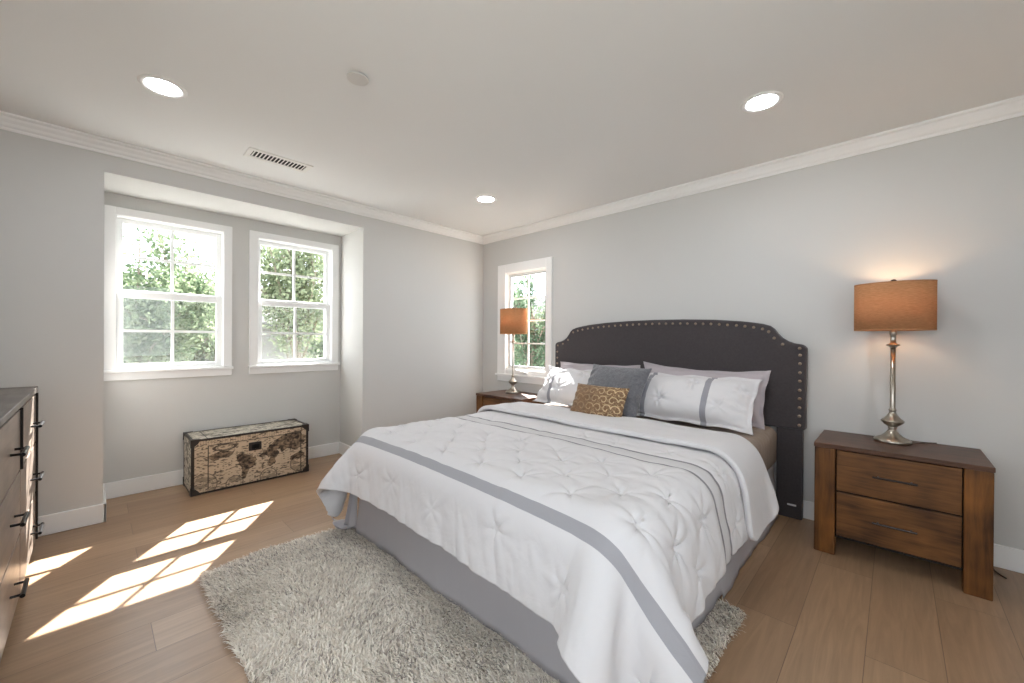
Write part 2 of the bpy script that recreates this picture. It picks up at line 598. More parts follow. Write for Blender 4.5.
def hung_window(name, y0, y1, cl, cr):
    xf = -ND
    root = bpy.data.objects.new(name, None)
    COL.objects.link(root)
    root['kind'] = 'structure'
    root.location = (xf, (y0 + y1) / 2, WZ0)
    ox, oy, oz = root.location
    def L(bs):
        return boxes(*[(a - ox, b - ox, c - oy, d - oy, e - oz, f - oz) for a, b, c, d, e, f in bs])
    obj('casing', L([(xf, xf + 0.018, y0 - cl, y0 + 0.010, WZ0, 2.150), (xf, xf + 0.018, y1 - 0.010, y1 + cr, WZ0, 2.150),
                     (xf, xf + 0.018, y0 + 0.010, y1 - 0.010, 2.094, 2.150)]), M_trim, root, bevel=0.002)
    obj('sill', L([(xf - 0.05, xf + 0.040, y0 - cl - 0.006, y1 + cr + 0.010, 0.920, 0.942)]), M_trim, root, bevel=0.004)
    obj('apron', L([(xf, xf + 0.016, y0 - cl, y1 + cr, 0.866, 0.920)]), M_trim, root, bevel=0.002)
    obj('jamb', L(frame_ring(XB0 + 0.01, xf - 0.002, y0, y1, WZ0 + 0.012, WZ1, 0.014, 0.014, 0.012, 0.014)), M_vinyl, root)
    a, b = y0 + 0.014, y1 - 0.014
    # lower sash sits nearer the room, upper sash behind it
    lx0, lx1 = -0.566, -0.530
    lo = obj('lower_sash', L(frame_ring(lx0, lx1, a, b, 0.944, 1.540, 0.038, 0.038, 0.042, 0.052)), M_vinyl, root, bevel=0.003)
    gx = -0.548
    ym = (a + b) / 2
    obj('muntin', L([(gx - 0.008, gx + 0.008, ym - 0.010, ym + 0.010, 0.986, 1.488),
                     (gx - 0.0074, gx + 0.0074, a + 0.038, b - 0.038, 1.227, 1.247)]), M_vinyl, lo)
    obj('pane', L([(gx - 0.002, gx + 0.002, a + 0.036, b - 0.036, 0.984, 1.490)]), M_glass, lo)
    obj('sash_lock', L([(lx0 + 0.004, lx1 - 0.004, ym - 0.03, ym + 0.03, 1.540, 1.551)]), M_vinyl, lo, bevel=0.003)
    ux0, ux1 = -0.606, -0.570
    up = obj('upper_sash', L(frame_ring(ux0, ux1, a, b, 1.500, 2.088, 0.034, 0.034, 0.052, 0.034)), M_vinyl, root, bevel=0.003)
    gx = -0.588
    obj('muntin', L([(gx - 0.008, gx + 0.008, ym - 0.010, ym + 0.010, 1.552, 2.054),
                     (gx - 0.0074, gx + 0.0074, a + 0.034, b - 0.034, 1.793, 1.813)]), M_vinyl, up)
    obj('pane', L([(gx - 0.002, gx + 0.002, a + 0.032, b - 0.032, 1.550, 2.056)]), M_glass, up)
    sc_ = obj('insect_screen', L([(-0.640, -0.639, a + 0.01, b - 0.01, 0.955, 1.530)]), M_screen, root)
    return root
hung_window('window_1', W1[0], W1[1], 0.052, 0.050)
hung_window('window_2', W2[0], W2[1], 0.058, 0.056)

def casement_window():
    x0, x1, z0, z1 = O3
    root = bpy.data.objects.new('window_3', None)
    COL.objects.link(root)
    root['kind'] = 'structure'
    root.location = ((x0 + x1) / 2, 0, z0)
    ox, oy, oz = root.location
    def L(bs):
        return boxes(*[(a - ox, b - ox, c - oy, d - oy, e - oz, f - oz) for a, b, c, d, e, f in bs])
    obj('casing', L([(0.275, x0 + 0.008, -0.02, 0, 0.785, 2.060), (x1 - 0.008, 1.080, -0.02, 0, 0.785, 2.060),
                     (x0 + 0.008, x1 - 0.008, -0.02, 0, z1 - 0.006, 2.060)]), M_trim, root, bevel=0.003)
    obj('sill', L([(0.258, 1.094, -0.040, 0.03, 0.775, 0.797), (x0 - 0.0, x1, -0.012, 0.04, 0.797, z0 + 0.005)]), M_trim, root, bevel=0.003)
    obj('apron', L([(0.275, 1.080, -0.018, 0, 0.712, 0.775)]), M_trim, root, bevel=0.002)
    def ring(xa, xb, ya, yb, za, zb, w):
        return [(xa, xa + w, ya, yb, za, zb), (xb - w, xb, ya, yb, za, zb),
                (xa + w, xb - w, ya, yb, za, za + w), (xa + w, xb - w, ya, yb, zb - w, zb)]
    obj('jamb', L(ring(x0, x1, 0.0, 0.105, z0, z1, 0.014)), M_vinyl, root)
    sa = obj('casement_sash', L(ring(x0 + 0.014, x1 - 0.014, 0.030, 0.066, z0 + 0.014, z1 - 0.014, 0.034)), M_vinyl, root, bevel=0.003)
    gx0, gx1, gz0, gz1 = x0 + 0.048, x1 - 0.048, z0 + 0.048, z1 - 0.048
    xm = (gx0 + gx1) / 2
    bars = [(xm - 0.008, xm + 0.008, 0.042, 0.056, gz0, gz1)]
    for k in (1, 2, 3):
        z = gz0 + (gz1 - gz0) * k / 4
        bars.append((gx0, gx1, 0.0425, 0.0555, z - 0.008, z + 0.008))
    obj('muntin', L(bars), M_vinyl, sa)
    obj('pane', L([(gx0 - 0.002, gx1 + 0.002, 0.047, 0.051, gz0 - 0.002, gz1 + 0.002)]), M_glass, sa)
    obj('gasket', L(ring(gx0 - 0.006, gx1 + 0.006, 0.026, 0.031, gz0 - 0.006, gz1 + 0.006, 0.007)), material('grey_gasket', (120, 120, 118), 0.7), sa)
    bm = boxes((xm - 0.045 - ox, xm + 0.035 - ox, -0.030, -0.012, 0.812 - oz, 0.838 - oz))
    tube(bm, [(xm + 0.01 - ox, -0.03, 0.832 - oz), (xm + 0.02 - ox, -0.048, 0.836 - oz), (xm + 0.075 - ox, -0.05, 0.826 - oz)], 0.006)
    obj('crank_handle', bm, M_plastic, root, bevel=0.002)
    return root
casement_window()

# ------------------------------------------------------------------ ceiling fittings
def downlight(loc, label):
    t = thing('recessed_light', label, 'ceiling light', loc, 0, 'recessed ceiling lights')
    prof = [(0.066, 0.0), (0.074, -0.006), (0.092, -0.005), (0.096, 0.0), (0.096, 0.002), (0.066, 0.002)]
    bm = lathe(prof + [prof[0]], 48, closed=False)
    obj('trim_ring', bm, M_trim, t, smooth=True)
    obj('lens', lathe([(0.067, -0.001), (0.067, -0.0035), (0.05, -0.0045), (0.02, -0.005)], 48), M_lens, t)
    return t
downlight((1.015, -3.08, H), 'round recessed ceiling light above the window recess end near the dresser')
downlight((1.030, -0.905, H), 'small round recessed ceiling light nearest the room corner')
downlight((3.157, -0.900, H), 'round recessed ceiling light above the right side of the bed')

def vent():
    x0, x1, y0, y1 = 0.440, 0.605, -2.615, -2.215
    t = thing('ceiling_vent', 'white louvred rectangular air vent in the ceiling above the windows', 'vent', ((x0 + x1) / 2, (y0 + y1) / 2, H))
    hx, hy = (x1 - x0) / 2, (y1 - y0) / 2
    w = 0.032
    obj('frame', boxes((-hx, -hx + w, -hy, hy, -0.006, 0), (hx - w, hx, -hy, hy, -0.006, 0),
                       (-hx + w, hx - w, -hy, -hy + w, -0.006, 0), (-hx + w, hx - w, hy - w, hy, -0.006, 0)), M_plastic, t, bevel=0.002)
    obj('duct', boxes((-hx + w - 0.002, hx - w + 0.002, -hy + w - 0.002, hy - w + 0.002, -0.0012, 0.0)), M_vent_dark, t)
    bm = bmesh.new()
    n = 15
    for k in range(n):
        y = -hy + w + (2 * hy - 2 * w) * (k + 0.5) / n
        v = [bm.verts.new(p) for p in ((-hx + w, y - 0.005, -0.0055), (hx - w, y - 0.005, -0.0055), (hx - w, y + 0.004, -0.0015), (-hx + w, y + 0.004, -0.0015),
                                       (-hx + w, y - 0.0065, -0.0048), (hx - w, y - 0.0065, -0.0048), (hx - w, y + 0.0025, -0.0013), (-hx + w, y + 0.0025, -0.0013))]
        for q in ((0, 1, 2, 3), (7, 6, 5, 4), (0, 4, 5, 1), (1, 5, 6, 2), (2, 6, 7, 3), (3, 7, 4, 0)):
            bm.faces.new([v[i] for i in q])
    obj('louvre', bm, M_plastic, t)
vent()
cap = obj('sprinkler_cover', lathe([(0.040, 0.0), (0.040, -0.006), (0.050, -0.006), (0.050, -0.011), (0.047, -0.0125), (0.01, -0.013)], 40), material('cover_plate', (206, 204, 200), 0.5), None, (1.80, -2.445, H), smooth=False, bevel=0.001)
tag(cap, 'small round white sprinkler cover plate on the ceiling', 'sprinkler cover')

# ------------------------------------------------------------------ nightstands
def nightstand(loc, label):
    t = thing('nightstand', label, 'nightstand', loc, 0, 'walnut nightstands')
    w, d, h = 0.33, 0.225, 0.615
    obj('top', boxes((-w - 0.003, w + 0.003, -d - 0.004, d, h - 0.024, h)), M_ntop, t, bevel=0.003)
    for sx in (-1, 1):
        for (ya, yb) in ((-d, -d + 0.075), (d - 0.06, d - 0.004)):
            xa, xb = (-w, -w + 0.092) if sx < 0 else (w - 0.092, w)
            obj('leg', boxes((xa, xb, ya, yb, 0, h - 0.024)), M_nwood_up, t, bevel=0.005)
        xa, xb = (-w + 0.008, -w + 0.03) if sx < 0 else (w - 0.03, w - 0.008)
        obj('side_panel', boxes((xa, xb, -d + 0.075, d - 0.06, 0.10, h - 0.024)), M_nwood, t)
    obj('carcass', boxes((-w + 0.092, w - 0.092, -d + 0.024, d - 0.02, 0.098, 0.106),
                         (-w + 0.092, w - 0.092, d - 0.03, d - 0.01, 0.098, h - 0.024),
                         (-w + 0.092, w - 0.092, -d + 0.034, -d + 0.06, 0.345, 0.36),
                         (-w + 0.030, -w + 0.098, -d + 0.034, d - 0.02, 0.11, h - 0.03),
                         (w - 0.098, w - 0.030, -d + 0.034, d - 0.02, 0.11, h - 0.03)), M_dark, t)
    for z0, z1 in ((0.361, 0.584), (0.112, 0.352)):
        dr = obj('drawer', boxes((-w + 0.097, w - 0.097, -d + 0.012, -d + 0.034, z0, z1)), M_nwood, t, bevel=0.003)
        zc = (z0 + z1) / 2 + 0.002
        bm = bmesh.new()
        tube(bm, [(-0.084, -d - 0.012, zc), (0.084, -d - 0.012, zc)], 0.0055)
        for sx in (-0.062, 0.062):
            tube(bm, [(sx, -d + 0.012, zc), (sx, -d - 0.012, zc)], 0.004)
        obj('handle', bm, M_handle, dr)
    return t
nightstand((3.672, -0.248, 0), 'walnut two-drawer nightstand against the wall right of the headboard')
nightstand((0.752, -0.248, 0), 'walnut two-drawer nightstand in the corner under the small window')

# ------------------------------------------------------------------ table lamps
def table_lamp(loc, label, power, rotz=0.0):
    t = thing('table_lamp', label, 'lamp', loc, rotz, 'orange-shaded table lamps')
    obj('base', lathe([(0.079, 0), (0.081, 0.006), (0.080, 0.014), (0.074, 0.020), (0.060, 0.026), (0.044, 0.036), (0.030, 0.050),
                       (0.020, 0.064), (0.016, 0.074), (0.020, 0.080), (0.020, 0.084), (0.016, 0.088)], 48), M_nickel, t, smooth=True)
    obj('bulbous_stem', lathe([(0.015, 0.084), (0.024, 0.092), (0.040, 0.104), (0.049, 0.116), (0.051, 0.122), (0.047, 0.127), (0.036, 0.136),
                               (0.024, 0.150), (0.016, 0.166), (0.0145, 0.176), (0.018, 0.180), (0.018, 0.185), (0.013, 0.190),
                               (0.0125, 0.200), (0.0115, 0.54)], 40), M_nickel, t, smooth=True)
    obj('collar', lathe([(0.012, 0.538), (0.018, 0.545), (0.030, 0.552), (0.031, 0.556), (0.020, 0.560), (0.013, 0.566), (0.013, 0.61), (0.016, 0.615), (0.016, 0.640), (0.012, 0.645)], 40), M_nickel, t, smooth=True)
    z0, z1 = 0.638, 0.908
    sh = obj('lamp_shade', lathe([(1, z0), (1.0, z1)], 72, 0.172, 0.112, closed=False), M_shade, t, smooth=True)
    so = sh.modifiers.new('thickness', 'SOLIDIFY')
    so.thickness = 0.002
    obj('shade_rim', lathe([(1.002, z0 - 0.001), (1.004, z0 + 0.004), (1.0, z0 + 0.006)], 72, 0.172, 0.112, closed=False), M_shade, sh)
    obj('shade_rim', lathe([(1.0, z1 - 0.006), (1.004, z1 - 0.004), (1.002, z1 + 0.001)], 72, 0.172, 0.112, closed=False), M_shade, sh)
    bm = bmesh.new()
    for a in range(3):
        an = a * 2 * math.pi / 3 + 0.5
        tube(bm, [(0, 0, z1 - 0.012), (0.171 * math.cos(an), 0.111 * math.sin(an), z1 - 0.006)], 0.0018, 6)
    for s in (-1, 1):
        tube(bm, [(s * 0.012, 0, 0.640), (s * 0.05, 0, 0.68), (s * 0.055, 0, 0.76), (s * 0.03, 0, 0.86), (0, 0, z1 - 0.010)], 0.002, 6)
    obj('harp', bm, M_nickel, t)
    obj('finial', lathe([(0.006, z1 - 0.012), (0.006, z1), (0.013, z1 + 0.006), (0.015, z1 + 0.012), (0.010, z1 + 0.020), (0.003, z1 + 0.023)], 24), M_handle, t, smooth=True)
    obj('bulb', lathe([(0.012, 0.642), (0.013, 0.665), (0.024, 0.69), (0.030, 0.715), (0.028, 0.735), (0.017, 0.755), (0.004, 0.762)], 24), M_bulb, t, smooth=True)
    ld = bpy.data.lights.new('bulb_light', 'POINT')
    ld.energy = power
    ld.color = (1.0, 0.70, 0.42)
    ld.shadow_soft_size = 0.035
    lo = bpy.data.objects.new('bulb_light', ld)
    COL.objects.link(lo)
    lo.parent = t
    lo.location = (0, 0, 0.80)
    return t
NT = 0.615
la = table_lamp((3.662, -0.152, NT), 'nickel table lamp with orange drum shade on the nightstand right of bed', 3.4)
bm = bmesh.new()
tube(bm, [(0.075, 0.02, 0.006), (0.10, 0.03, 0.004), (0.13, 0.045, 0.006), (0.145, 0.065, 0.007), (0.12, 0.080, 0.005), (0.14, 0.090, 0.004), (0.165, 0.105, 0.004), (0.18, 0.118, 0.004)], 0.003, 6)
obj('cord', bm, M_cord, la)
bm = bmesh.new()
tube(bm, [(0, 0, 0.052), (0.01, -0.012, 0.044), (0.022, -0.035, 0.020), (0.030, -0.060, 0.0035), (0.045, -0.10, 0.0035), (0.06, -0.125, 0.0035)], 0.0032, 8)
c = obj('power_cord', bm, M_cord, None, (4.020, -0.022, 0.0))
tag(c, 'thin dark power cord hanging to the floor right of the nightstand', 'cord')
table_lamp((0.672, -0.165, NT), 'nickel table lamp with orange shade in front of the small window', 4.2)

# ------------------------------------------------------------------ bed: headboard, base, skirt
BX0, BX1, BY0 = 1.36, 3.07, -2.20
bed = thing('bed', 'king bed frame with charcoal linen headboard edged in nailheads and grey skirt', 'bed', (2.215, -1.15, 0))
ox, oy = 2.215, -1.15
out = [(3.249, 0.600), (3.251, 1.140), (3.244, 1.158), (3.222, 1.168), (3.180, 1.176), (3.145, 1.190), (3.112, 1.213), (3.086, 1.244), (3.066, 1.274), (3.040, 1.296), (2.995, 1.311), (2.94, 1.321),
       (2.86, 1.333), (2.68, 1.349), (2.45, 1.359), (2.21, 1.362)]
right_side = out
left_side = [(4.430 - x, z) for x, z in reversed(out[:-1])]
poly = right_side + left_side
bm = bmesh.new()
fa = [bm.verts.new((x - ox, -0.088 - oy, z)) for x, z in poly]
fb = [bm.verts.new((x - ox, -0.018 - oy, z)) for x, z in poly]
n = len(poly)
bm.faces.new(fa)
bm.faces.new(list(reversed(fb)))
for i in range(n):
    bm.faces.new((fa[i], fa[(i + 1) % n], fb[(i + 1) % n], fb[i]))
hb = obj('headboard', bm, M_head, bed, bevel=0.016, seg=4)
for sx in (-1, 1):
    xa, xb = (3.085, 3.232) if sx > 0 else (4.430 - 3.232, 4.430 - 3.085)
    lg = obj('leg', boxes((xa - ox, xb - ox, -0.074 - oy, -0.020 - oy, 0.0, 0.605)), M_head, hb, bevel=0.006)
    if sx > 0:
        obj('care_tag', boxes((3.150 - ox, 3.200 - ox, -0.0775 - oy, -0.0742 - oy, 0.085, 0.096)), M_white_tag, lg)
# nailheads along the border
path = [(Vector((x, z))) for x, z in poly]
pts = []
for a, b in zip(path[:-1], path[1:]):
    k = max(1, int((b - a).length / 0.004))
    pts += [a + (b - a) * i / k for i in range(k)]
pts.append(path[-1])
acc, last, spots = 0.0, pts[0], []
step = 0.058
acc = step * 0.45
for p, q in zip(pts[:-1], pts[1:]):
    acc += (q - p).length
    if acc >= step:
        acc -= step
        dd = (q - p).normalized()
        spots.append(q + Vector((-dd.y, dd.x)) * 0.034)
R_ = 0.0105
nail0 = nail_last = None
for s in spots:
    if s.y < 0.615:
        continue
    p = (s.x - ox, -0.0885 - oy, s.y)
    if nail_last is not None and (s - nail_last).length < 0.040:
        continue
    nail_last = s
    if nail0 is None:
        nail0 = obj('nailhead', lathe([(R_, -0.001), (R_, 0), (R_ * .9, R_ * .24), (R_ * .6, R_ * .45), (R_ * .2, R_ * .55)], 10), M_nail, hb, p, smooth=True, rot=(math.pi / 2, 0, 0))
    else:
        nl = nail0.copy()
        COL.objects.link(nl)
        nl.parent = hb
        nl.location = p
obj('box_base', boxes((BX0 + 0.02 - ox, BX1 - 0.002 - ox, BY0 + 0.03 - oy, -0.092 - oy, 0.17, 0.338)), M_sheet, bed, bevel=0.03)
for xx in (BX0 + 0.12, BX1 - 0.12):
    for yy in (BY0 + 0.25, -0.25):
        obj('foot', lathe([(0.02, 0.0), (0.024, 0.02), (0.026, 0.17)], 16), M_dark, bed, (xx - ox, yy - oy, 0.012 if yy < -1.36 else 0.0))

def skirt():
    """hanging valance on the foot and both long sides"""
    path = []
    N = 40
    for i in range(N + 1):
        path.append((BX1 + 0.005, -0.12 + (BY0 + 0.12) * i / N, 1, 0))
    for i in range(1, N + 1):
        path.append((BX1 + 0.005 - (BX1 - BX0 + 0.01) * i / N, BY0, 0, -1))
    for i in range(1, N + 1):
        path.append((BX0 - 0.005, BY0 + (-0.12 - BY0) * i / N, -1, 0))
    sub = []
    for a, b in zip(path[:-1], path[1:]):
        for k in range(3):
            f = k / 3
            sub.append(tuple(a[j] + (b[j] - a[j]) * f for j in range(4)))
    sub.append(path[-1])
    m, rows = len(sub), 13
    P = np.zeros((rows, m, 3))
    for j, (x, y, nx, ny) in enumerate(sub):
        on_rug = y < -1.33 and x > 1.15
        z_end = 0.034 if on_rug else 0.004
        wav = 0.006 * math.sin(j * 0.11) + 0.003 * math.sin(j * 0.31 + 1.3) + 0.0015 * math.sin(j * 0.83)
        for r in range(rows):
            f = r / (rows - 1)
            flare = (0.028 + wav) * f ** 1.3
            P[r, j] = (x + nx * flare - ox, y + ny * flare - oy, 0.345 + (z_end - 0.345) * f)
    v, f = grid_mesh(P)
    s = fast_mesh('bed_skirt', v, f, M_skirt, bed)
    so = s.modifiers.new('cloth', 'SOLIDIFY')
    so.thickness = 0.004
    so.offset = 0
    # loose corner of the valance trailing on the rug
    rows, m = 22, 18
    P = np.zeros((rows, m, 3))
    for r in range(rows):
        f = r / (rows - 1)
        for k in range(m):
            g = k / (m - 1)
            z = 0.33 - 0.285 * min(1, f / 0.72)
            sp = max(0, f - 0.72) / 0.28
            x = BX0 - 0.01 - 0.085 * g - 0.02 * f - sp * 0.13 * (0.4 + 0.6 * g)
            y = BY0 - 0.022 - 0.03 * f - sp * 0.05 * (1 - g) + 0.03 * math.sin(g * 9 + 2 * f) * f
            z += 0.020 * sp * math.sin(g * 8 + sp * 5) + 0.016 * sp
            P[r, k] = (x - ox, y - oy, z)
    v, f = grid_mesh(P)
    c = fast_mesh('trailing_corner', v, f, M_skirt, s)
    so = c.modifiers.new('cloth', 'SOLIDIFY')
    so.thickness = 0.005
skirt()

# mattress in its taupe sheet
def mattress():
    bm = boxes((-(BX1 - BX0) / 2 - 0.03, (BX1 - BX0) / 2 + 0.03, BY0 - oy, -0.092 - oy, 0.0, 0.270))
    o = obj('mattress', bm, M_sheet, None, (2.215, oy, 0.340), smooth=True, bevel=0.06, seg=5)
    tag(o, 'mattress in a taupe fitted sheet, showing beside the headboard leg', 'mattress')
mattress()

# ------------------------------------------------------------------ comforter: cloth relaxed over the mattress
def drape(seed=3, steps=110, iters=24):
    X0, X1, Y0, Y1, ZT = 1.36, 3.07, -2.20, -0.10, 0.615
    h = 0.0275
    hl, hr, hf = .36, .345, .31
    HY = -.78
    W = (X1 - X0) + hl + hr
    main = hf + (HY - Y0)
    fold = .44
    nu = int(round(W / h)) + 1
    nv = int(round((main + fold) / h)) + 1
    s = np.linspace(0, W, nu)
    t = np.arange(nv) * h
    kf = int(round(main / h))
    P = np.zeros((nv, nu, 3))
    P[:, :, 0] = (X0 - hl + s)[None, :]
    y = np.where(t <= main, Y0 - hf + t, (Y0 - hf + main) - (t - main))
    P[:, :, 1] = y[:, None]
    P[:, :, 1] -= .03 * np.clip((P[:, :, 0] - X0) / (X1 - X0), -.1, 1.2) ** 2
    P[:, :, 0] += .02 * np.clip((-1.0 - y) / 1.3, -.3, 1)[:, None] * np.clip(s / W, 0, 1)[None, :]
    a = np.clip((t - main + .04) / .08, 0, 1)
    P[:, :, 2] = ZT + .09 + .07 * a[:, None]
    rng = np.random.default_rng(seed)
    P[:, :, 2] += rng.normal(0, .004, (nv, nu))
    off = (.012 + .036 * a)[:, None]
    LI = P.copy()
    LI[:, :, 2] = 0
    V = np.zeros_like(P)
    r = .09
    c = np.array([(X0 + X1) / 2, (Y0 + Y1) / 2, ZT / 2 - .2])
    b = np.array([(X1 - X0) / 2 + .035, (Y1 - Y0) / 2 + .045, ZT / 2 + .2]) - r
    dt = 1 / 60.
    g = np.array([0, 0, -5.0])
    S_ = np.s_
    cons = []
    for o in (0, 1):
        m = (nu - 1 - o + 1) // 2
        cons.append((S_[:, o:o + 2 * m:2], S_[:, o + 1:o + 1 + 2 * m:2], h, 1.0))
        m = (nv - 1 - o + 1) // 2
        cons.append((S_[o:o + 2 * m:2, :], S_[o + 1:o + 1 + 2 * m:2, :], h, 1.0))
    for o in (0, 1):
        m = (nv - 1 - o + 1) // 2
        cons.append((S_[o:o + 2 * m:2, :-1], S_[o + 1:o + 1 + 2 * m:2, 1:], None, .35))
        cons.append((S_[o:o + 2 * m:2, 1:], S_[o + 1:o + 1 + 2 * m:2, :-1], None, .35))
    for k, st in ((2, .10), (4, .06)):
        for ph in range(2):
            iu = np.array([i for i in range(nu - k) if (i // k) % 2 == ph])
            cons.append(((slice(None), iu), (slice(None), iu + k), h * k, st))
            iv = np.array([i for i in range(nv - k) if (i // k) % 2 == ph])
            iv = iv[~((iv < kf + 1) & (iv + k > kf - 1))]
            cons.append(((iv,), (iv + k,), h * k, st))
    def rest(A, B):
        d = LI[A] - LI[B]
        l = np.sqrt((d * d).sum(-1, keepdims=True))
        return np.where(l < h * .6, h * 2 ** .5, l)
    cons = [(A, B, (rest(A, B) if Lr is None else Lr), w) for A, B, Lr, w in cons]
    for st in range(steps):
        V = V * (.965 if st < steps * .7 else .90) + g * dt
        Q = P.copy()
        P = P + V * dt
        for it in range(iters):
            for A, B, Lr, w in cons:
                pa, pb = P[A], P[B]
                d = pb - pa
                l = np.sqrt((d * d).sum(-1, keepdims=True)) + 1e-9
                cr = (l - Lr) / l * .5 * w * d
                P[A] = pa + cr
                P[B] = pb - cr
            if it % 3 == 2 or it == iters - 1:
                q = P - c
                aq = np.abs(q) - b
                mx = np.maximum(aq, 0)
                lo = np.sqrt((mx * mx).sum(-1))
                sd = lo + np.minimum(aq.max(-1), 0) - r
                n_ = np.sign(q) * mx / (lo[..., None] + 1e-9)
                inside = lo < 1e-6
                if inside.any():
                    e = np.eye(3)[aq.argmax(-1)] * np.sign(q)
                    n_ = np.where(inside[..., None], e, n_)
                pen = off + .06 * np.clip((ZT - P[..., 2]) / .3, 0, 1) - sd
                m = pen > 0
                P += np.where(m[..., None], n_ * np.maximum(pen, 0)[..., None], 0)
                D = P - Q
                tg = D - (D * n_).sum(-1, keepdims=True) * n_
                P -= np.where(m[..., None], tg * .35, 0)
                fl = P[..., 2] < .05
                P[..., 2] = np.where(fl, .05, P[..., 2])
                P[..., 0] -= np.where(fl, .5 * (P[..., 0] - Q[..., 0]), 0)
                P[..., 1] -= np.where(fl, .5 * (P[..., 1] - Q[..., 1]), 0)
        V = (P - Q) / dt
        sp = np.sqrt((V * V).sum(-1, keepdims=True))
        V *= np.minimum(1, 1.5 / (sp + 1e-9))
    return P, s, t, main

def upsample(A, k):
    """cubic refinement of a grid by k along both axes"""
    def ax0(A):
        n = A.shape[0]
        x = np.linspace(0, n - 1, (n - 1) * k + 1)
        i = np.clip(np.floor(x).astype(int), 0, n - 2)
        f = (x - i).reshape((-1,) + (1,) * (A.ndim - 1))
        p0, p1, p2, p3 = A[np.maximum(i - 1, 0)], A[i], A[i + 1], A[np.minimum(i + 2, n - 1)]
        return p1 + .5 * f * (p2 - p0 + f * (2 * p0 - 5 * p1 + 4 * p2 - p3 + f * (3 * (p1 - p2) + p3 - p0)))
    return np.swapaxes(ax0(np.swapaxes(ax0(A), 0, 1)), 0, 1)

def smooth_grid(A, n):
    for _ in range(n):
        B = A.copy()
        B[1:-1] = (A[:-2] + 2 * A[1:-1] + A[2:]) / 4
        A = B.copy()
        B[:, 1:-1] = (A[:, :-2] + 2 * A[:, 1:-1] + A[:, 2:]) / 4
        A = B
    return A

BAND_FOOT = (0.268, 0.316)
HEAD_A = (0.975, 0.999)
HEAD_B = (1.075, 1.099)
def tufts(S_, T_, centres, rng, depth, star, reach):
    """height pattern of pinched tucks with creases radiating from them"""
    Hh = np.zeros_like(S_)
    for cx, cy, k in centres:
        dx, dy = S_ - cx, T_ - cy
        R2 = dx * dx + dy * dy
        m = R2 < (reach * 3) ** 2
        d = np.sqrt(R2[m]) + 1e-6
        th = np.arctan2(dy[m], dx[m])
        a = rng.uniform(0, 6.28)
        nn = rng.integers(5, 8)
        wav = np.cos(nn * th + a + 0.5 * np.sin(3 * th + a)) * 0.7 + 0.3 * np.cos((nn + 4) * th + 2 * a)
        Hh[m] += k * (-depth * np.exp(-(d / (reach * .42)) ** 2) + star * wav * np.exp(-d / reach) * (1 - np.exp(-(d / .018) ** 2))
                      + depth * .5 * np.exp(-(d / .009) ** 2))
    return Hh

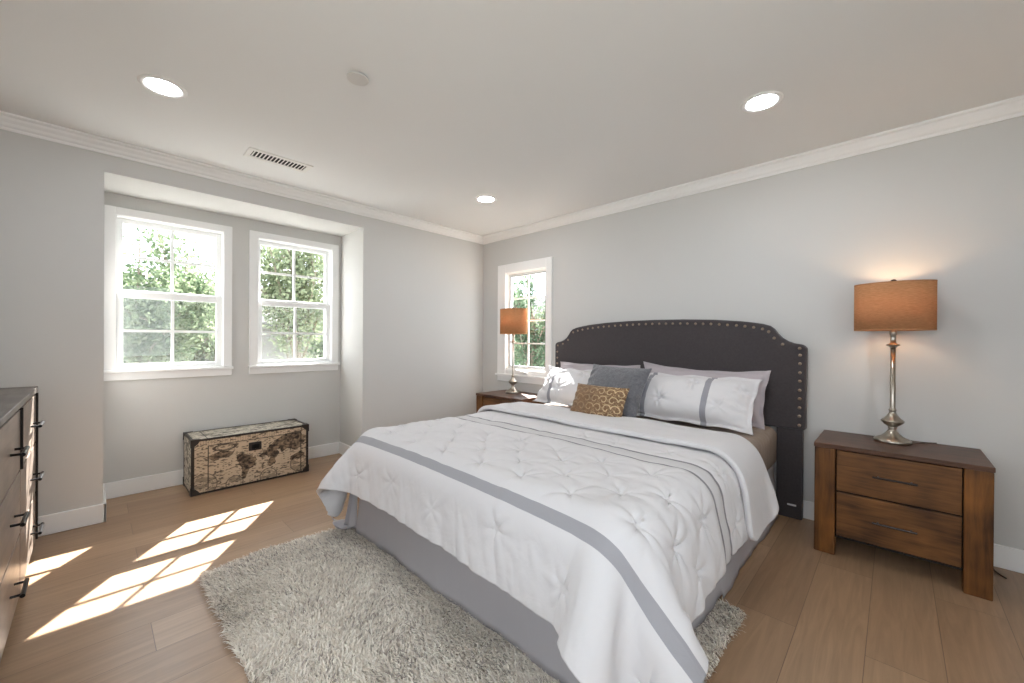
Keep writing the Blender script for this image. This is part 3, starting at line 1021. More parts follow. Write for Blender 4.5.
def comforter():
    P, s, t, main = drape()
    P = smooth_grid(P, 1)
    K = 4
    P = upsample(P, K)
    nv, nu, _ = P.shape
    ss = np.linspace(s[0], s[-1], nu)
    tt = np.linspace(t[0], t[-1], nv)
    # the folded end hangs lower and fuller at the sides
    wf = np.clip((tt - (main - .30)) / .22, 0, 1)[:, None]
    wf = wf * wf * (3 - 2 * wf)
    hz = np.clip((.60 - P[..., 2]) / .24, 0, 1)
    P[..., 2] -= .065 * wf * hz
    # sewn corners are rounded
    def round_row(j, r0, rad):
        d = abs(tt[j] - r0)
        if d < rad:
            cut = rad - math.sqrt(max(rad * rad - (rad - d) ** 2, 0))
            lim = 2.2 * rad
            a0, a1 = ss[0] + cut, ss[-1] - cut
            q = np.interp(ss, [ss[0], ss[0] + lim, ss[-1] - lim, ss[-1]], [a0, ss[0] + lim, ss[-1] - lim, a1])
            for k in range(3):
                P[j, :, k] = np.interp(q, ss, P[j, :, k])
    for j in range(nv):
        round_row(j, main, .13)
        round_row(j, 0.0, .05)
        round_row(j, tt[-1], .05)
    S_, T_ = np.meshgrid(ss, tt)
    du = np.gradient(P, axis=1)
    dv = np.gradient(P, axis=0)
    N = np.cross(du, dv)
    N /= np.linalg.norm(N, axis=-1, keepdims=True) + 1e-9
    rng = np.random.default_rng(11)
    centres = []
    pitch = 0.25
    row = 0
    y = BAND_FOOT[1] + 0.10
    while y < HEAD_A[0] - 0.07:
        x = 0.06 + (pitch / 2 if row % 2 else 0)
        while x < ss[-1]:
            centres.append((x + rng.normal(0, .006), y + rng.normal(0, .006), 1.0))
            x += pitch
        y += 0.135
        row += 1
    for x in np.arange(0.16, ss[-1], 0.36):
        centres.append((x + rng.normal(0, .02), 0.13 + rng.normal(0, .03), rng.uniform(.35, .9)))
    for x in np.arange(0.1, ss[-1], 0.25):
        centres.append((x + rng.normal(0, .02), 1.17 + rng.normal(0, .008), 0.7))
    near = np.full(S_.shape, 9.0)
    for cx, cy, k in centres:
        if k == 1.0:
            near = np.minimum(near, np.hypot(S_ - cx, T_ - cy))
    zone = np.clip((T_ - BAND_FOOT[1]) / .05, 0, 1) * np.clip((HEAD_A[0] - T_) / .05, 0, 1)
    Hh = tufts(S_, T_, centres, rng, 0.013, 0.0095, 0.062)
    Hh += zone * 0.009 * (1 - np.exp(-(near / .085) ** 2))
    # creases joining neighbouring tucks
    for sgn in (1, -1):
        ph = ((S_ - 0.06) / pitch + sgn * (T_ - BAND_FOOT[1] - 0.10) / 0.27)
        dist = np.abs(ph - np.round(ph)) * pitch * 0.75
        Hh -= zone * 0.0022 * np.exp(-(dist / .011) ** 2)
    # soft crumple everywhere, long wrinkles on the hanging parts
    Hh += 0.014 * (fbm(S_ * 6, T_ * 6, 5, 3) - .45) + 0.016 * (fbm(S_ * 2.2, T_ * 2.2, 6, 2) - .37)
    hang = np.clip((BAND_FOOT[0] - T_) / .12, 0, 1)
    Hh += hang * (0.024 * (fbm(S_ * 9 + 3 * T_, T_ * 3.0, 9, 2) - .37) + 0.013 * (fbm(S_ * 26 + 9 * T_, T_ * 7.0, 10, 3) - .45))
    side = np.clip((ss[-1] - .34 - S_) / -.1, 0, 1) * (T_ > BAND_FOOT[1])
    Hh += side * 0.018 * (fbm(T_ * 14 + 2 * S_, S_ * 3.0, 21, 3) - .45)
    # bands are gathered flat
    for b0, b1 in (BAND_FOOT, HEAD_A, HEAD_B):
        Hh -= 0.007 * np.exp(-((T_ - (b0 + b1) / 2) / ((b1 - b0) * .8)) ** 2)
    fold = np.clip((T_ - main + .06) / .08, 0, 1)
    sign = np.where(T_ > main, -1.0, 1.0)
    Hh = Hh * (1 - fold) + fold * (0.022 * (fbm(S_ * 4, T_ * 6, 31, 3) - .45)) * sign
    P = P + N * Hh[..., None]
    v, f = grid_mesh(P)
    c = np.array([2.215, -1.25, 0.30])
    m = comforter_material('white_pintuck_cotton', [(BAND_FOOT[0], BAND_FOOT[1], (160, 159, 163)), (HEAD_A[0], HEAD_B[1], (204, 202, 203)),
                                                    (HEAD_A[0], HEAD_A[1], (138, 136, 140)), (HEAD_B[0], HEAD_B[1], (138, 136, 140))])
    o = fast_mesh('comforter', v - c, f, m, None, uvs=np.stack([S_, T_], -1).reshape(-1, 2))
    o.location = c
    so = o.modifiers.new('padding', 'SOLIDIFY')
    so.thickness = 0.026
    so.offset = 0
    so.use_quality_normals = False
    tag(o, 'white pintucked comforter with grey bands spread over the bed', 'comforter')
comforter()

# ------------------------------------------------------------------ pillows
def pillow(name, label, w, h, th, loc, lean, m, yaw=0.0, roll=0.0, flange=0.0, seed=1, colors=None, bands=None, ears=0.03, tuck=None, group='pillows propped along the headboard', cat='pillow', sub=64, sag=0.0):
    """stuffed case standing on its lower edge; local x = width, z = height, -y = front"""
    rng = np.random.default_rng(seed)
    nu, nv = int(sub * w / h), sub
    a = np.linspace(-1, 1, nu)
    b = np.linspace(-1, 1, nv)
    U, Vv = np.meshgrid(a, b)
    fx, fz = 1 - flange / (w / 2), 1 - flange / (h / 2)
    cu, cv = np.clip(np.abs(U) / fx, 0, 1), np.clip(np.abs(Vv) / fz, 0, 1)
    prof = (np.clip(1 - cu ** 2.6, 0, 1) * np.clip(1 - cv ** 2.6, 0, 1)) ** 0.55
    # seams pull in between the corners
    px = U * (w / 2) * (1 - ears * 1.0 * (1 - np.abs(Vv) ** 2.2) * np.abs(U) ** 2)
    pz = Vv * (h / 2) * (1 - ears * 1.3 * (1 - np.abs(U) ** 2.2) * np.abs(Vv) ** 2)
    pz = pz - sag * (1 - np.abs(U) ** 2) * np.clip(Vv, 0, 1) ** 2
    thick = th / 2 * prof
    wr = (fbm(px * 8 + seed, pz * 8, seed, 3) - .45) * 0.028 * np.clip(prof * 1.6, 0, 1)
    edge = np.exp(-((1 - np.abs(U)) / .22) ** 2)
    wr += edge * 0.010 * np.sin(Vv * 14 + 3 * fbm(px * 8, pz * 8, seed + 5, 2) * 4) * np.clip(prof * 2, 0, 1)
    if tuck is not None:
        wr += tufts(px, pz, tuck, rng, 0.022, 0.010, 0.06)
    flut = 0.012 * np.sin(Vv * 9 + seed) * np.clip((np.abs(U) - fx) / max(1e-6, 1 - fx), 0, 1) + 0.010 * np.sin(U * 11 + seed) * np.clip((np.abs(Vv) - fz) / max(1e-6, 1 - fz), 0, 1)
    if flange == 0:
        flut = flut * 0
    F = np.stack([px, -thick - wr + flut, pz], -1)
    B = np.stack([px, thick + flut, pz], -1)
    v1, f1 = grid_mesh(F)
    v2, f2 = grid_mesh(B)
    # weld the rims with a thin seam
    n1 = len(v1)
    idx = np.arange(n1).reshape(nv, nu)
    ring = np.concatenate([idx[0, :-1], idx[:-1, -1], idx[-1, :0:-1], idx[:0:-1, 0]])
    v1 = v1.copy()
    v2 = v2.copy()
    v1[:, 1] -= 0.0025
    v2[:, 1] += 0.0025
    rf = np.stack([ring, np.roll(ring, -1), np.roll(ring, -1) + n1, ring + n1], -1)[:, ::-1]
    V_ = np.concatenate([v1, v2])
    V_[:, 2] += h / 2
    F_ = np.concatenate([f1, f2[:, ::-1] + n1, rf])
    cols = None
    if colors is not None:
        c1 = colors(px, pz, U, Vv)
        cols = np.concatenate([c1.reshape(-1, 3), c1.reshape(-1, 3)])
    uv = np.concatenate([np.stack([px + w / 2, pz + h / 2], -1).reshape(-1, 2)] * 2)
    uv = np.stack([uv[:, 1], uv[:, 0]], -1)
    o = fast_mesh(name, V_, F_, m, None, colors=cols, uvs=uv)
    o.location = loc
    o.rotation_euler = (Matrix.Rotation(yaw, 3, 'Z') @ Matrix.Rotation(-lean, 3, 'X') @ Matrix.Rotation(roll, 3, 'Y')).to_euler()
    tag(o, label, cat, group)
    return o
ZM = 0.618
M_sham = comforter_material('white_sham_cotton', [(0.178, 0.213, (150, 149, 155)), (0.595, 0.632, (150, 149, 155))])
M_sham_left = comforter_material('white_sham_cotton_left', [(0.155, 0.190, (150, 149, 155)), (0.680, 0.715, (150, 149, 155))])
D = math.radians
pillow('pillow', 'lavender-grey pillow behind the white sham on the right side', 0.91, 0.40, 0.16, (2.600, -0.260, ZM), D(18), M_greycase, roll=D(1.5), flange=0.03, seed=2, ears=0.05, sag=0.02)
pillow('pillow', 'lavender-grey pillow mostly hidden behind the left white sham', 0.84, 0.38, 0.16, (1.71, -0.260, ZM), D(18), M_greycase, flange=0.03, seed=7, ears=0.06)
tk = [(-0.14, -0.06, 1.3), (0.06, 0.09, 1.1), (-0.30, 0.10, 1), (0.24, -0.07, .8), (0.36, 0.06, .8)]
pillow('pillow', 'white pintucked sham with grey bands on the right side of bed', 0.90, 0.40, 0.19, (2.605, -0.580, ZM + 0.012), D(38), M_sham, flange=0.028, seed=4, tuck=tk, ears=0.05)
pillow('pillow', 'white banded sham at left, its end lit by sun', 0.80, 0.39, 0.18, (1.70, -0.560, ZM + 0.012), D(38), M_sham_left, flange=0.028, seed=9, tuck=tk, ears=0.06)
pillow('throw_pillow', 'square slate grey chenille throw pillow leaning at the middle', 0.48, 0.45, 0.16, (2.150, -0.770, ZM + 0.008), D(36), M_chen, seed=13, ears=0.07, roll=D(2), group=None, yaw=D(4))

def scroll_colors(px, pz, U, V):
    """bronze cloth with pale gold scrollwork, denser towards the right"""
    base = srgb_arr((122, 92, 64))
    gold = srgb_arr((206, 182, 142))
    mask = np.zeros(px.shape)
    rng = np.random.default_rng(5)
    cell = 0.066
    for i in range(-4, 5):
        for j in range(-3, 4):
            cx, cz = i * cell + (cell / 2 if j % 2 else 0), j * cell * .9
            dx, dz = px - cx, pz - cz
            d = np.hypot(dx, dz)
            th = np.arctan2(dz, dx * (1 if (i + j) % 2 else -1))
            sp = np.abs(d - (0.008 + 0.0042 * (th + math.pi)))
            mask = np.maximum(mask, np.clip((0.0042 - sp) / .002, 0, 1) * (d < 0.036))
            pet = np.abs(d - 0.022 * np.abs(np.cos(2.5 * th)) - .012)
            mask = np.maximum(mask, .6 * np.clip((0.003 - pet) / .002, 0, 1) * (d < 0.04))
    mask *= np.clip(0.42 + 0.75 * (U + .2), 0.25, 1)
    tone = 0.8 + 0.5 * fbm(px * 40, pz * 40, 3, 3)
    return (base * (1 - mask[..., None]) + gold * mask[..., None]) * tone[..., None]
M_lumbar = attr_material('bronze_scroll_cloth', 'print', 0.5, 0.4, bump=(160, 0.2))
pillow('throw_pillow', 'small oblong bronze lumbar pillow with gold scroll pattern', 0.41, 0.25, 0.11, (2.155, -0.905, ZM + 0.022), D(28), M_lumbar, seed=17, colors=scroll_colors, ears=0.05, sub=150, group=None, yaw=D(3), roll=D(1))

# ------------------------------------------------------------------ rug
def rug():
    x0, x1, y0, y1 = 1.190, 3.210, -2.945, -1.365
    t = thing('shag_rug', 'beige and grey shaggy rug partly under the bed', 'rug', ((x0 + x1) / 2, (y0 + y1) / 2, 0))
    cx, cy = (x0 + x1) / 2, (y0 + y1) / 2
    base = material('rug_backing', (150, 138, 124), 0.95, 0, 0.05, noise=(40, 0.2))
    obj('backing', boxes((x0 - cx + .01, x1 - cx - .01, y0 - cy + .01, y1 - cy - .01, 0.0, 0.010)), base, t, bevel=0.004)
    rng = np.random.default_rng(8)
    n = 150000
    X = rng.uniform(x0, x1, n)
    Y = rng.uniform(y0, y1, n)
    keep = ~((X > 1.45) & (X < 3.0) & (Y > -2.10))
    X, Y = X[keep], Y[keep]
    n = len(X)
    # yarns lean in drifting directions, so the pile parts into clumps
    ang = 6.28 * 1.6 * fbm(X * 2.4, Y * 2.4, 3, 2) + rng.normal(0, .8, n)
    cl = fbm(X * 14, Y * 14, 12, 2)
    lean = 0.012 + 0.018 * rng.random(n)
    hgt = (0.012 + 0.030 * cl + 0.016 * rng.random(n))
    edge = np.minimum(np.minimum(X - x0, x1 - X), np.minimum(Y - y0, y1 - Y))
    hgt *= np.clip(0.62 + edge / .05, 0.62, 1)
    dx, dy = np.cos(ang), np.sin(ang)
    # edge yarns flop outward
    wx = 0.0017 + 0.0016 * rng.random(n)
    pa = rng.uniform(0, 6.28, n)
    qx, qy = np.cos(pa) * wx, np.sin(pa) * wx
    levels = ((0.004, 0.0, 1.0), (0.55, 0.35, 1.0), (0.95, 0.85, 0.75), (1.0, 1.35, 0.35))
    pts = []
    for fz, fl, fw in levels:
        px_, py_, pz_ = X + dx * lean * fl, Y + dy * lean * fl, np.maximum(hgt * fz, .004)
        pts.append(np.stack([px_ - qx * fw - cx, py_ - qy * fw - cy, pz_], -1))
        pts.append(np.stack([px_ + qx * fw - cx, py_ + qy * fw - cy, pz_], -1))
    V_ = np.stack(pts, 1)
    base_i = (np.arange(n) * 8)[:, None]
    F_ = np.concatenate([base_i + np.array([[k, k + 1, k + 3, k + 2]]) for k in (0, 2, 4)], 0)
    a, b, c = srgb_arr((246, 240, 229)), srgb_arr((226, 216, 203)), srgb_arr((168, 158, 149))
    r = rng.random(n) + 0.5 * (fbm(X * 1.8, Y * 1.8, 40, 3) - .45) + 0.5 * (fbm(X * 9, Y * 9, 44, 2) - .4)
    col = np.where((r < .42)[:, None], a, np.where((r < .84)[:, None], b, c)) * (0.9 + .2 * rng.random(n))[:, None]
    m = attr_material('shag_yarn', 'print', 0.9, 0.1, sheen=0.2)
    p = fast_mesh('pile', V_.reshape(-1, 3), F_, m, t, colors=np.repeat(col, 8, 0))
    p['kind'] = 'stuff'
rug()

# ------------------------------------------------------------------ trunk with an old map print
def trunk():
    x0, x1, y0, y1, h = -0.483, -0.118, -2.812, -1.985, 0.418
    cx, cy = (x0 + x1) / 2, (y0 + y1) / 2
    t = thing('storage_trunk', 'flat storage trunk printed with an antique world map under the windows', 'trunk', (cx, cy, 0))
    hx, hy = (x1 - x0) / 2, (y1 - y0) / 2
    parch, brown, ink = srgb_arr((200, 180, 154)), srgb_arr((150, 128, 104)), srgb_arr((52, 44, 40))
    def poly_mask(u, v, pts):
        inside = np.zeros(u.shape, bool)
        k = len(pts)
        for i in range(k):
            xa, ya = pts[i]
            xb, yb = pts[(i + 1) % k]
            c = (ya > v) != (yb > v)
            xi = (xb - xa) * (v - ya) / (yb - ya + 1e-9) + xa
            inside ^= c & (u < xi)
        return inside
    lands = [[(.34, .60), (.40, .66), (.45, .58), (.52, .52), (.50, .36), (.45, .28), (.42, .12), (.40, .14), (.39, .36), (.36, .48)],
             [(.10, .66), (.22, .74), (.34, .70), (.30, .62), (.24, .58), (.17, .60)],
             [(.60, .62), (.66, .76), (.80, .90), (.93, .92), (.97, .76), (.93, .56), (.86, .52), (.82, .60), (.76, .52), (.70, .60), (.66, .60)],
             [(.56, .60), (.66, .62), (.72, .52), (.69, .40), (.66, .28), (.63, .30), (.62, .44), (.57, .50)],
             [(.84, .40), (.92, .46), (.96, .38), (.90, .30), (.84, .32)]]
    def print_map(u, v, sd, front=False, sx=2.0):
        n1 = fbm(u * 16 * sx / 2, v * 16, sd, 4)
        wob = 0.11 * (fbm(u * 18, v * 12, sd + 3, 4) - .45)
        paper = parch if front else srgb_arr((205, 197, 182))
        col = paper * (0.86 + 0.28 * fbm(u * 5, v * 5, sd + 7, 3))[..., None]
        line = np.zeros(u.shape)
        if front:
            land = np.zeros(u.shape, bool)
            for p in lands:
                land |= poly_mask(u + wob, v + wob * .8, p)
            coast = np.zeros(u.shape, bool)
            coast[1:-1, 1:-1] = land[1:-1, 1:-1] & ~(land[:-2, 1:-1] & land[2:, 1:-1] & land[1:-1, :-2] & land[1:-1, 2:])
            tone = np.clip(0.15 + 2.6 * (fbm(u * 40, v * 22, sd + 21, 3) - .30), 0, 1)
            col = np.where(land[..., None], brown * 1.05 * (1 - tone[..., None]) + ink * tone[..., None], col)
            line = np.maximum(line, coast * .9)
            for cx_, cy_, rr in ((.085, .15, .105), (.91, .22, .085), (.33, .07, .07), (.62, .08, .075)):
                d = np.hypot((u - cx_) * 2.0, v - cy_)
                line = np.maximum(line, np.clip(1 - np.abs(d - rr * 2) / .012, 0, 1))
                line = np.maximum(line, .6 * np.clip(1 - np.abs(d - rr * 1.4) / .010, 0, 1))
                line = np.maximum(line, .5 * (d < rr * 2) * (np.abs(np.sin(np.arctan2(v - cy_, (u - cx_) * 2) * 6)) < .12))
                line = np.maximum(line, .45 * (d < rr * 2) * (n1 > .5))
            d = np.sqrt(((u - .25) / .085) ** 2 + ((v - .80) / .055) ** 2)
            line = np.maximum(line, (np.abs(d - 1) < .16) * .9)
            line = np.maximum(line, (np.abs(d - .7) < .08) * .6)
            # ruled border and meridian arcs
            line = np.maximum(line, .45 * ((v > .88) & (np.abs(np.sin(u * 150)) < .25)))
            for q in (-.3, 0, .35):
                line = np.maximum(line, .35 * np.clip(1 - np.abs(v - .5 - q + .25 * (u - .5) ** 2) / .006, 0, 1))
        else:
            line = np.maximum(line, np.clip((n1 - .52) / .04, 0, 1) * .75)
        # small ships, names and hatching
        spk = fbm(u * 46 * sx / 2, v * 60, sd + 11, 2)
        line = np.maximum(line, np.clip((spk - .46) / .05, 0, 1) * .8)
        return col * (1 - line[..., None]) + ink * line[..., None]
    M_print = attr_material('antique_map_paper', 'print', 0.55, 0.3)
    def panel(name, origin, eu, ev, nu, nv, sd, front=False, sx=2.0):
        a, b = np.meshgrid(np.linspace(0, 1, nu), np.linspace(0, 1, nv))
        P = np.array(origin) + a[..., None] * np.array(eu) + b[..., None] * np.array(ev)
        v, f = grid_mesh(P)
        return fast_mesh(name, v, f, M_print, t, smooth=False, colors=print_map(a, b, sd, front, sx).reshape(-1, 3))
    obj('case', boxes((-hx + .003, hx - .003, -hy + .003, hy - .003, 0.003, h - .003)), M_leather, t, bevel=0.004)
    e = 0.001
    panel('front_panel', (hx - .003 + e, -hy + .004, .004), (0, 2 * hy - .008, 0), (0, 0, h - .008), 330, 165, 3, True)
    panel('lid_panel', (-hx + .004, -hy + .004, h - .003 + e), (0, 2 * hy - .008, 0), (2 * hx - .008, 0, 0), 200, 80, 15, False, 2.2)
    panel('end_panel', (-hx + .004, -hy + .003 - e, .004), (2 * hx - .008, 0, 0), (0, 0, h - .008), 90, 100, 23, False, 1.0)
    panel('end_panel', (-hx + .004, hy - .003 + e, .004), (2 * hx - .008, 0, 0), (0, 0, h - .008), 40, 50, 27, False, 1.0)
    w = 0.020
    strips = []
    for sy in (-1, 1):
        for sx in (-1, 1):
            ya, yb = (-hy, -hy + w) if sy < 0 else (hy - w, hy)
            xa, xb = (-hx, -hx + w) if sx < 0 else (hx - w, hx)
            strips.append((xa, xb, ya, yb, 0, h))
    for z0, z1 in ((0, .016), (h - .016, h)):
        for sx in (-1, 1):
            xa, xb = (-hx, -hx + w) if sx < 0 else (hx - w, hx)
            strips.append((xa, xb, -hy + w, hy - w, z0, z1))
        for sy in (-1, 1):
            ya, yb = (-hy, -hy + w) if sy < 0 else (hy - w, hy)
            strips.append((-hx + w, hx - w, ya, yb, z0, z1))
    obj('edge_binding', boxes(*strips), M_leather, t, bevel=0.003)
    # seam where the lid meets the body
    obj('lid_seam', boxes((hx - .004, hx - .0005, -hy + .105, hy - .065, h - .060, h - .055), (hx - .004, hx - .0005, -hy + .100, -hy + .106, .03, h - .055),
                          (hx - .004, hx - .0005, hy - .066, hy - .060, .03, h - .055),
                          (-hx + .02, hx - .02, -hy + .098, -hy + .104, h - .004, h - .0008)), M_leather, t)
    for sy in (-1, 1):
        for sx in (-1, 1):
            for zz in (0, 1):
                c = 0.062
                bm = bmesh.new()
                g = 0.0025
                ys, xs = sy * hy, sx * hx
                z = 0 if zz == 0 else h
                dz = 1 if zz == 0 else -1
                tri = lambda p: bm.faces.new([bm.verts.new(q) for q in p])
                X_, Y_, Z_ = xs + sx * g, ys + sy * g, z - dz * g * (1 if zz else 0)
                A = [(X_, Y_, Z_), (X_, Y_ - sy * c, Z_), (X_, Y_ - sy * c * .75, Z_ + dz * c * .45), (X_, Y_ - sy * c * .45, Z_ + dz * c * .75), (X_, Y_, Z_ + dz * c)]
                B = [(X_, Y_, Z_), (X_ - sx * c, Y_, Z_), (X_ - sx * c * .75, Y_, Z_ + dz * c * .45), (X_ - sx * c * .45, Y_, Z_ + dz * c * .75), (X_, Y_, Z_ + dz * c)]
                Cc = [(X_, Y_, Z_), (X_ - sx * c, Y_, Z_), (X_ - sx * c * .75, Y_ - sy * c * .45, Z_), (X_ - sx * c * .45, Y_ - sy * c * .75, Z_), (X_, Y_ - sy * c, Z_)]
                for p in (A, B, Cc):
                    tri(p)
                bmesh.ops.remove_doubles(bm, verts=bm.verts, dist=1e-5)
                o = obj('corner_guard', bm, M_leather, t)
                so = o.modifiers.new('thickness', 'SOLIDIFY')
                so.thickness = 0.003
                so.offset = 0
    lt = obj('latch', boxes((hx - .004, hx + .010, -0.045, 0.045, 0.270, 0.336)), M_leather, t, bevel=0.004)
    obj('latch_plate', boxes((hx + .010, hx + .014, -0.028, 0.028, 0.285, 0.320)), M_black, lt, bevel=0.002)
trunk()

# ------------------------------------------------------------------ dresser
def dresser():
    x0, x1, y0, y1, h = 0.228, 1.86, -4.03, -3.535, 0.910
    cx, cy = (x0 + x1) / 2, (y0 + y1) / 2
    t = thing('dresser', 'grey-brown oak dresser with black bar pulls along the wall', 'dresser', (cx, cy, 0))
    hx, hy = (x1 - x0) / 2, (y1 - y0) / 2
    obj('top', boxes((-hx - .004, hx + .004, -hy, hy + .006, h - .028, h)), M_dtop, t, bevel=0.003)
    for sx in (-1, 1):
        xa, xb = (-hx, -hx + .036) if sx < 0 else (hx - .036, hx)
        obj('side_panel', boxes((xa, xb, -hy, hy - .012, .05, h - .028)), M_dwood, t, bevel=0.003)
        for ya, yb in ((-hy, -hy + .05), (hy - .06, hy - .014)):
            obj('foot', boxes((xa, xb, ya, yb, 0, .05)), M_dark, t)
    obj('carcass', boxes((-hx + .036, hx - .036, -hy, hy - .045, .06, h - .03)), M_dark, t)
    for xm in (-hx + .024, -hx + .708):
        obj('stile', boxes((xm - .005, xm + .005, hy - .03, hy + .008, .07 if xm < -hx + .1 else .610, h - .034)), M_dark, t)
    cols = [(-hx + .042, -hx + .700), (-hx + .716, hx - .042)]
    for z0, z1 in ((.612, .868), (.338, .604), (.066, .330)):
        for k, (xa, xb) in enumerate(cols):
            d = obj('drawer', boxes((xa, xb, hy - .032, hy, z0, z1)), M_dwood, t, bevel=0.002)
            zc = (z0 + z1) / 2 - .008
            xm = xa + .24 if k == 1 else xa + .20
            bm = bmesh.new()
            L = 0.075
            tube(bm, [(xm - L, hy + .032, zc), (xm + L, hy + .032, zc)], 0.0075, 10)
            for s in (-1, 1):
                tube(bm, [(xm + s * (L - .015), hy - .001, zc), (xm + s * (L - .015), hy + .032, zc)], 0.005, 8)
            obj('handle', bm, M_black, d)
    return t
dresser()

# ------------------------------------------------------------------ outside
M_ground = material('dry_garden_ground', (150, 150, 144), 0.95, 0, 0.1, noise=(0.8, 0.25))
g = obj('ground_outside', boxes((-40, 30, -30, 40, -3.3, -3.1)), M_ground)
g['kind'] = 'structure'

def leaf_material(name, a, b):
    m = bpy.data.materials.new(name)
    m.use_nodes = True
    nt = m.node_tree
    nt.nodes.remove(nt.nodes['Principled BSDF'])
    at = nt.nodes.new('ShaderNodeAttribute')
    at.attribute_name = 'print'
    d = nt.nodes.new('ShaderNodeBsdfDiffuse')
    t = nt.nodes.new('ShaderNodeBsdfTranslucent')
    nt.links.new(at.outputs['Color'], d.inputs[0])
    nt.links.new(at.outputs['Color'], t.inputs[0])
    mx = nt.nodes.new('ShaderNodeMixShader')
    mx.inputs[0].default_value = 0.45
    nt.links.new(d.outputs[0], mx.inputs[1])
    nt.links.new(t.outputs[0], mx.inputs[2])
    nt.links.new(mx.outputs[0], nt.nodes['Material Output'].inputs[0])
    return m
M_leaf = leaf_material('garden_leaf', None, None)
M_bark = material('grey_bark', (126, 116, 104), 0.9, 0, 0.1, noise=(12, 0.25))

def tree(label, base, crown_c, crown_r, n_leaf, leaf, tones, seed, density=0.35):
    """trunk and limbs growing into a crown; leaves sit on the twigs"""
    rng = np.random.default_rng(seed)
    t = thing('garden_tree', label, 'tree', base, 0, 'trees outside the windows')
    B = np.array(base)
    C_ = np.array(crown_c) - B
    R = np.array(crown_r)
    bm = bmesh.new()
    tr = [np.array([0, 0, 0.]), C_ * [.3, .3, .45], C_ * [.7, .7, .75], C_ * [1, 1, 1.0]]
    tube(bm, tr, 0.11, 8, 0.05)
    tips = []
    nb = 26
    for k in range(nb):
        f = rng.uniform(.45, 1.0)
        i = min(int(f * 3), 2)
        p = tr[i] + (tr[i + 1] - tr[i]) * (f * 3 - i)
        d = rng.normal(0, 1, 3)
        d[2] *= .7
        d /= np.linalg.norm(d)
        q = C_ + d * R * rng.uniform(.72, .98)
        mid = p + (q - p) * .5 + rng.normal(0, .10, 3) + np.array([0, 0, .1])
        tube(bm, [p, mid, q], 0.028, 6, 0.006)
        for s in range(7):
            g_ = rng.uniform(.3, 1.0)
            pp = (1 - g_) ** 2 * p + 2 * g_ * (1 - g_) * mid + g_ * g_ * q
            ee = pp + rng.normal(0, .22, 3) * R / R.max() + np.array([0, 0, .05])
            tube(bm, [pp, (pp + ee) / 2 + rng.normal(0, .03, 3), ee], 0.008, 4, 0.003)
            tips.append((pp, ee))
    obj('trunk', bm, M_bark, t, smooth=True)
    T = np.array([[a, b] for a, b in tips])
    k = rng.integers(0, len(T), n_leaf)
    f = rng.uniform(0.1, 1.15, n_leaf)[:, None]
    P = T[k, 0] + (T[k, 1] - T[k, 0]) * f + rng.normal(0, density * .3, (n_leaf, 3)) * R / R.max()
    d = rng.normal(0, 1, (n_leaf, 3)) + np.array([0, 0, -.5])
    d /= np.linalg.norm(d, axis=1, keepdims=True)
    w = np.cross(d, rng.normal(0, 1, (n_leaf, 3)))
    w /= np.linalg.norm(w, axis=1, keepdims=True) + 1e-9
    nrm = np.cross(d, w)
    L = leaf * rng.uniform(.6, 1.3, n_leaf)[:, None]
    W_ = L * .26
    v = np.stack([P, P + d * L * .5 - w * W_ + nrm * L * .06, P + d * L * .5, P + d * L * .5 + w * W_ + nrm * L * .06, P + d * L], 1)
    bi = (np.arange(n_leaf) * 5)[:, None]
    F = np.concatenate([bi + np.array([[0, 1, 4, 2]]), bi + np.array([[0, 2, 4, 3]])], 0)
    ca, cb = srgb_arr(tones[0]), srgb_arr(tones[1])
    r = rng.random(n_leaf)[:, None]
    col = ca * (1 - r) + cb * r
    fo = fast_mesh('foliage', v.reshape(-1, 3), F, M_leaf, t, smooth=False, colors=np.repeat(col, 5, 0))
    fo['kind'] = 'stuff'
G1, G2, G3 = ((80, 97, 74), (138, 150, 120)), ((100, 114, 90), (156, 164, 134)), ((70, 90, 72), (120, 136, 110))
tree('dense green tree filling the left panes of the window nearest the dresser', (-4.9, -2.9, -3.1), (-4.8, -2.72, 1.85), (0.95, 0.85, 1.45), 22000, 0.085, G1, 1, 0.6)
tree('lighter leafy tree behind the right panes of the window nearest the dresser', (-6.6, -1.6, -3.1), (-6.5, -1.75, 1.55), (0.8, 0.85, 1.5), 13000, 0.09, G2, 2, 0.6)
tree('loose sunlit tree filling the top of the right recess window', (-4.3, -0.8, -3.1), (-4.2, -0.72, 2.45), (0.9, 0.95, 1.2), 11000, 0.08, G2, 3, 0.55)
tree('bushy tree low behind the right recess window', (-7.0, 1.0, -3.1), (-7.0, 1.0, 1.0), (0.9, 0.55, 1.2), 8000, 0.10, G1, 4)
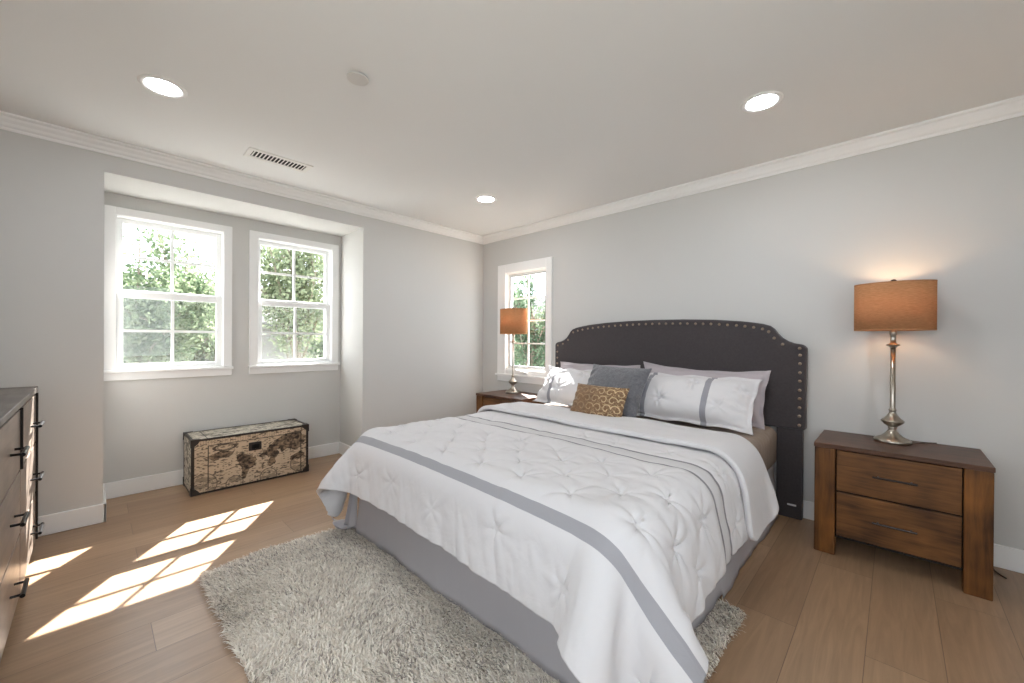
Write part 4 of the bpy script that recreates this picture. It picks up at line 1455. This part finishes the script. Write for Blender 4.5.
tree('leafy tree outside the small window behind the left lamp', (-3.2, 4.6, -3.1), (-3.15, 4.6, 1.8), (0.95, 0.9, 1.9), 10000, 0.085, G3, 5, 0.5)
tree('pale tree standing farther off beyond the small window', (-7.4, 7.8, -3.1), (-7.3, 7.8, 2.0), (1.1, 1.2, 2.0), 8000, 0.12, G2, 6)

def house(label, loc, rotz, w, d, eave, ridge, grp, nwin=2):
    t = thing('neighbour_house', label, 'house', loc, rotz, grp)
    hw, hd = w / 2, d / 2
    M_st = material('grey_stucco', (116, 114, 110), 0.9, 0, 0.1, bump=(30, .2))
    M_ro = material('grey_roof_tiles', (84, 82, 82), 0.8, 0, 0.2, bump=(18, .6, (1, 6, 1)))
    bm = boxes((-hw, hw, -hd, hd, 0, eave))
    for s in (-1, 1):
        v = [bm.verts.new(p) for p in ((s * hw, -hd, eave), (s * hw, hd, eave), (s * hw, 0, ridge))]
        bm.faces.new(v)
    obj('wall', bm, M_st, t)
    for s in (-1, 1):
        bm = bmesh.new()
        a = [(-hw - .3, s * (hd + .4), eave - .25), (hw + .3, s * (hd + .4), eave - .25), (hw + .3, 0, ridge + .02), (-hw - .3, 0, ridge + .02)]
        lo = [bm.verts.new(p) for p in a]
        hi = [bm.verts.new((p[0], p[1], p[2] + .14)) for p in a]
        bm.faces.new(lo)
        bm.faces.new(list(reversed(hi)))
        for i in range(4):
            bm.faces.new((lo[i], lo[(i + 1) % 4], hi[(i + 1) % 4], hi[i]))
        obj('roof_slope', bm, M_ro, t)
    for xx in (-hw * .5, hw * .4)[:nwin]:
        wd = obj('window', boxes((xx - .5, xx + .5, -hd - .04, -hd + .02, eave - 1.9, eave - .7)), M_trim, t)
        obj('pane', boxes((xx - .42, xx + .42, -hd - .05, -hd - .035, eave - 1.82, eave - .78)), material('dark_pane', (70, 80, 88), 0.1), wd)
house('grey stucco house seen low through the right recess window', (-13.0, -0.2, -3.1), D(83), 5.0, 5.0, 4.9, 6.0, 'neighbouring houses', 0)
house('grey roofed house beyond the trees outside the small window', (-10.5, 14.5, -3.1), D(35), 7.0, 5.5, 4.6, 6.6, 'neighbouring houses')
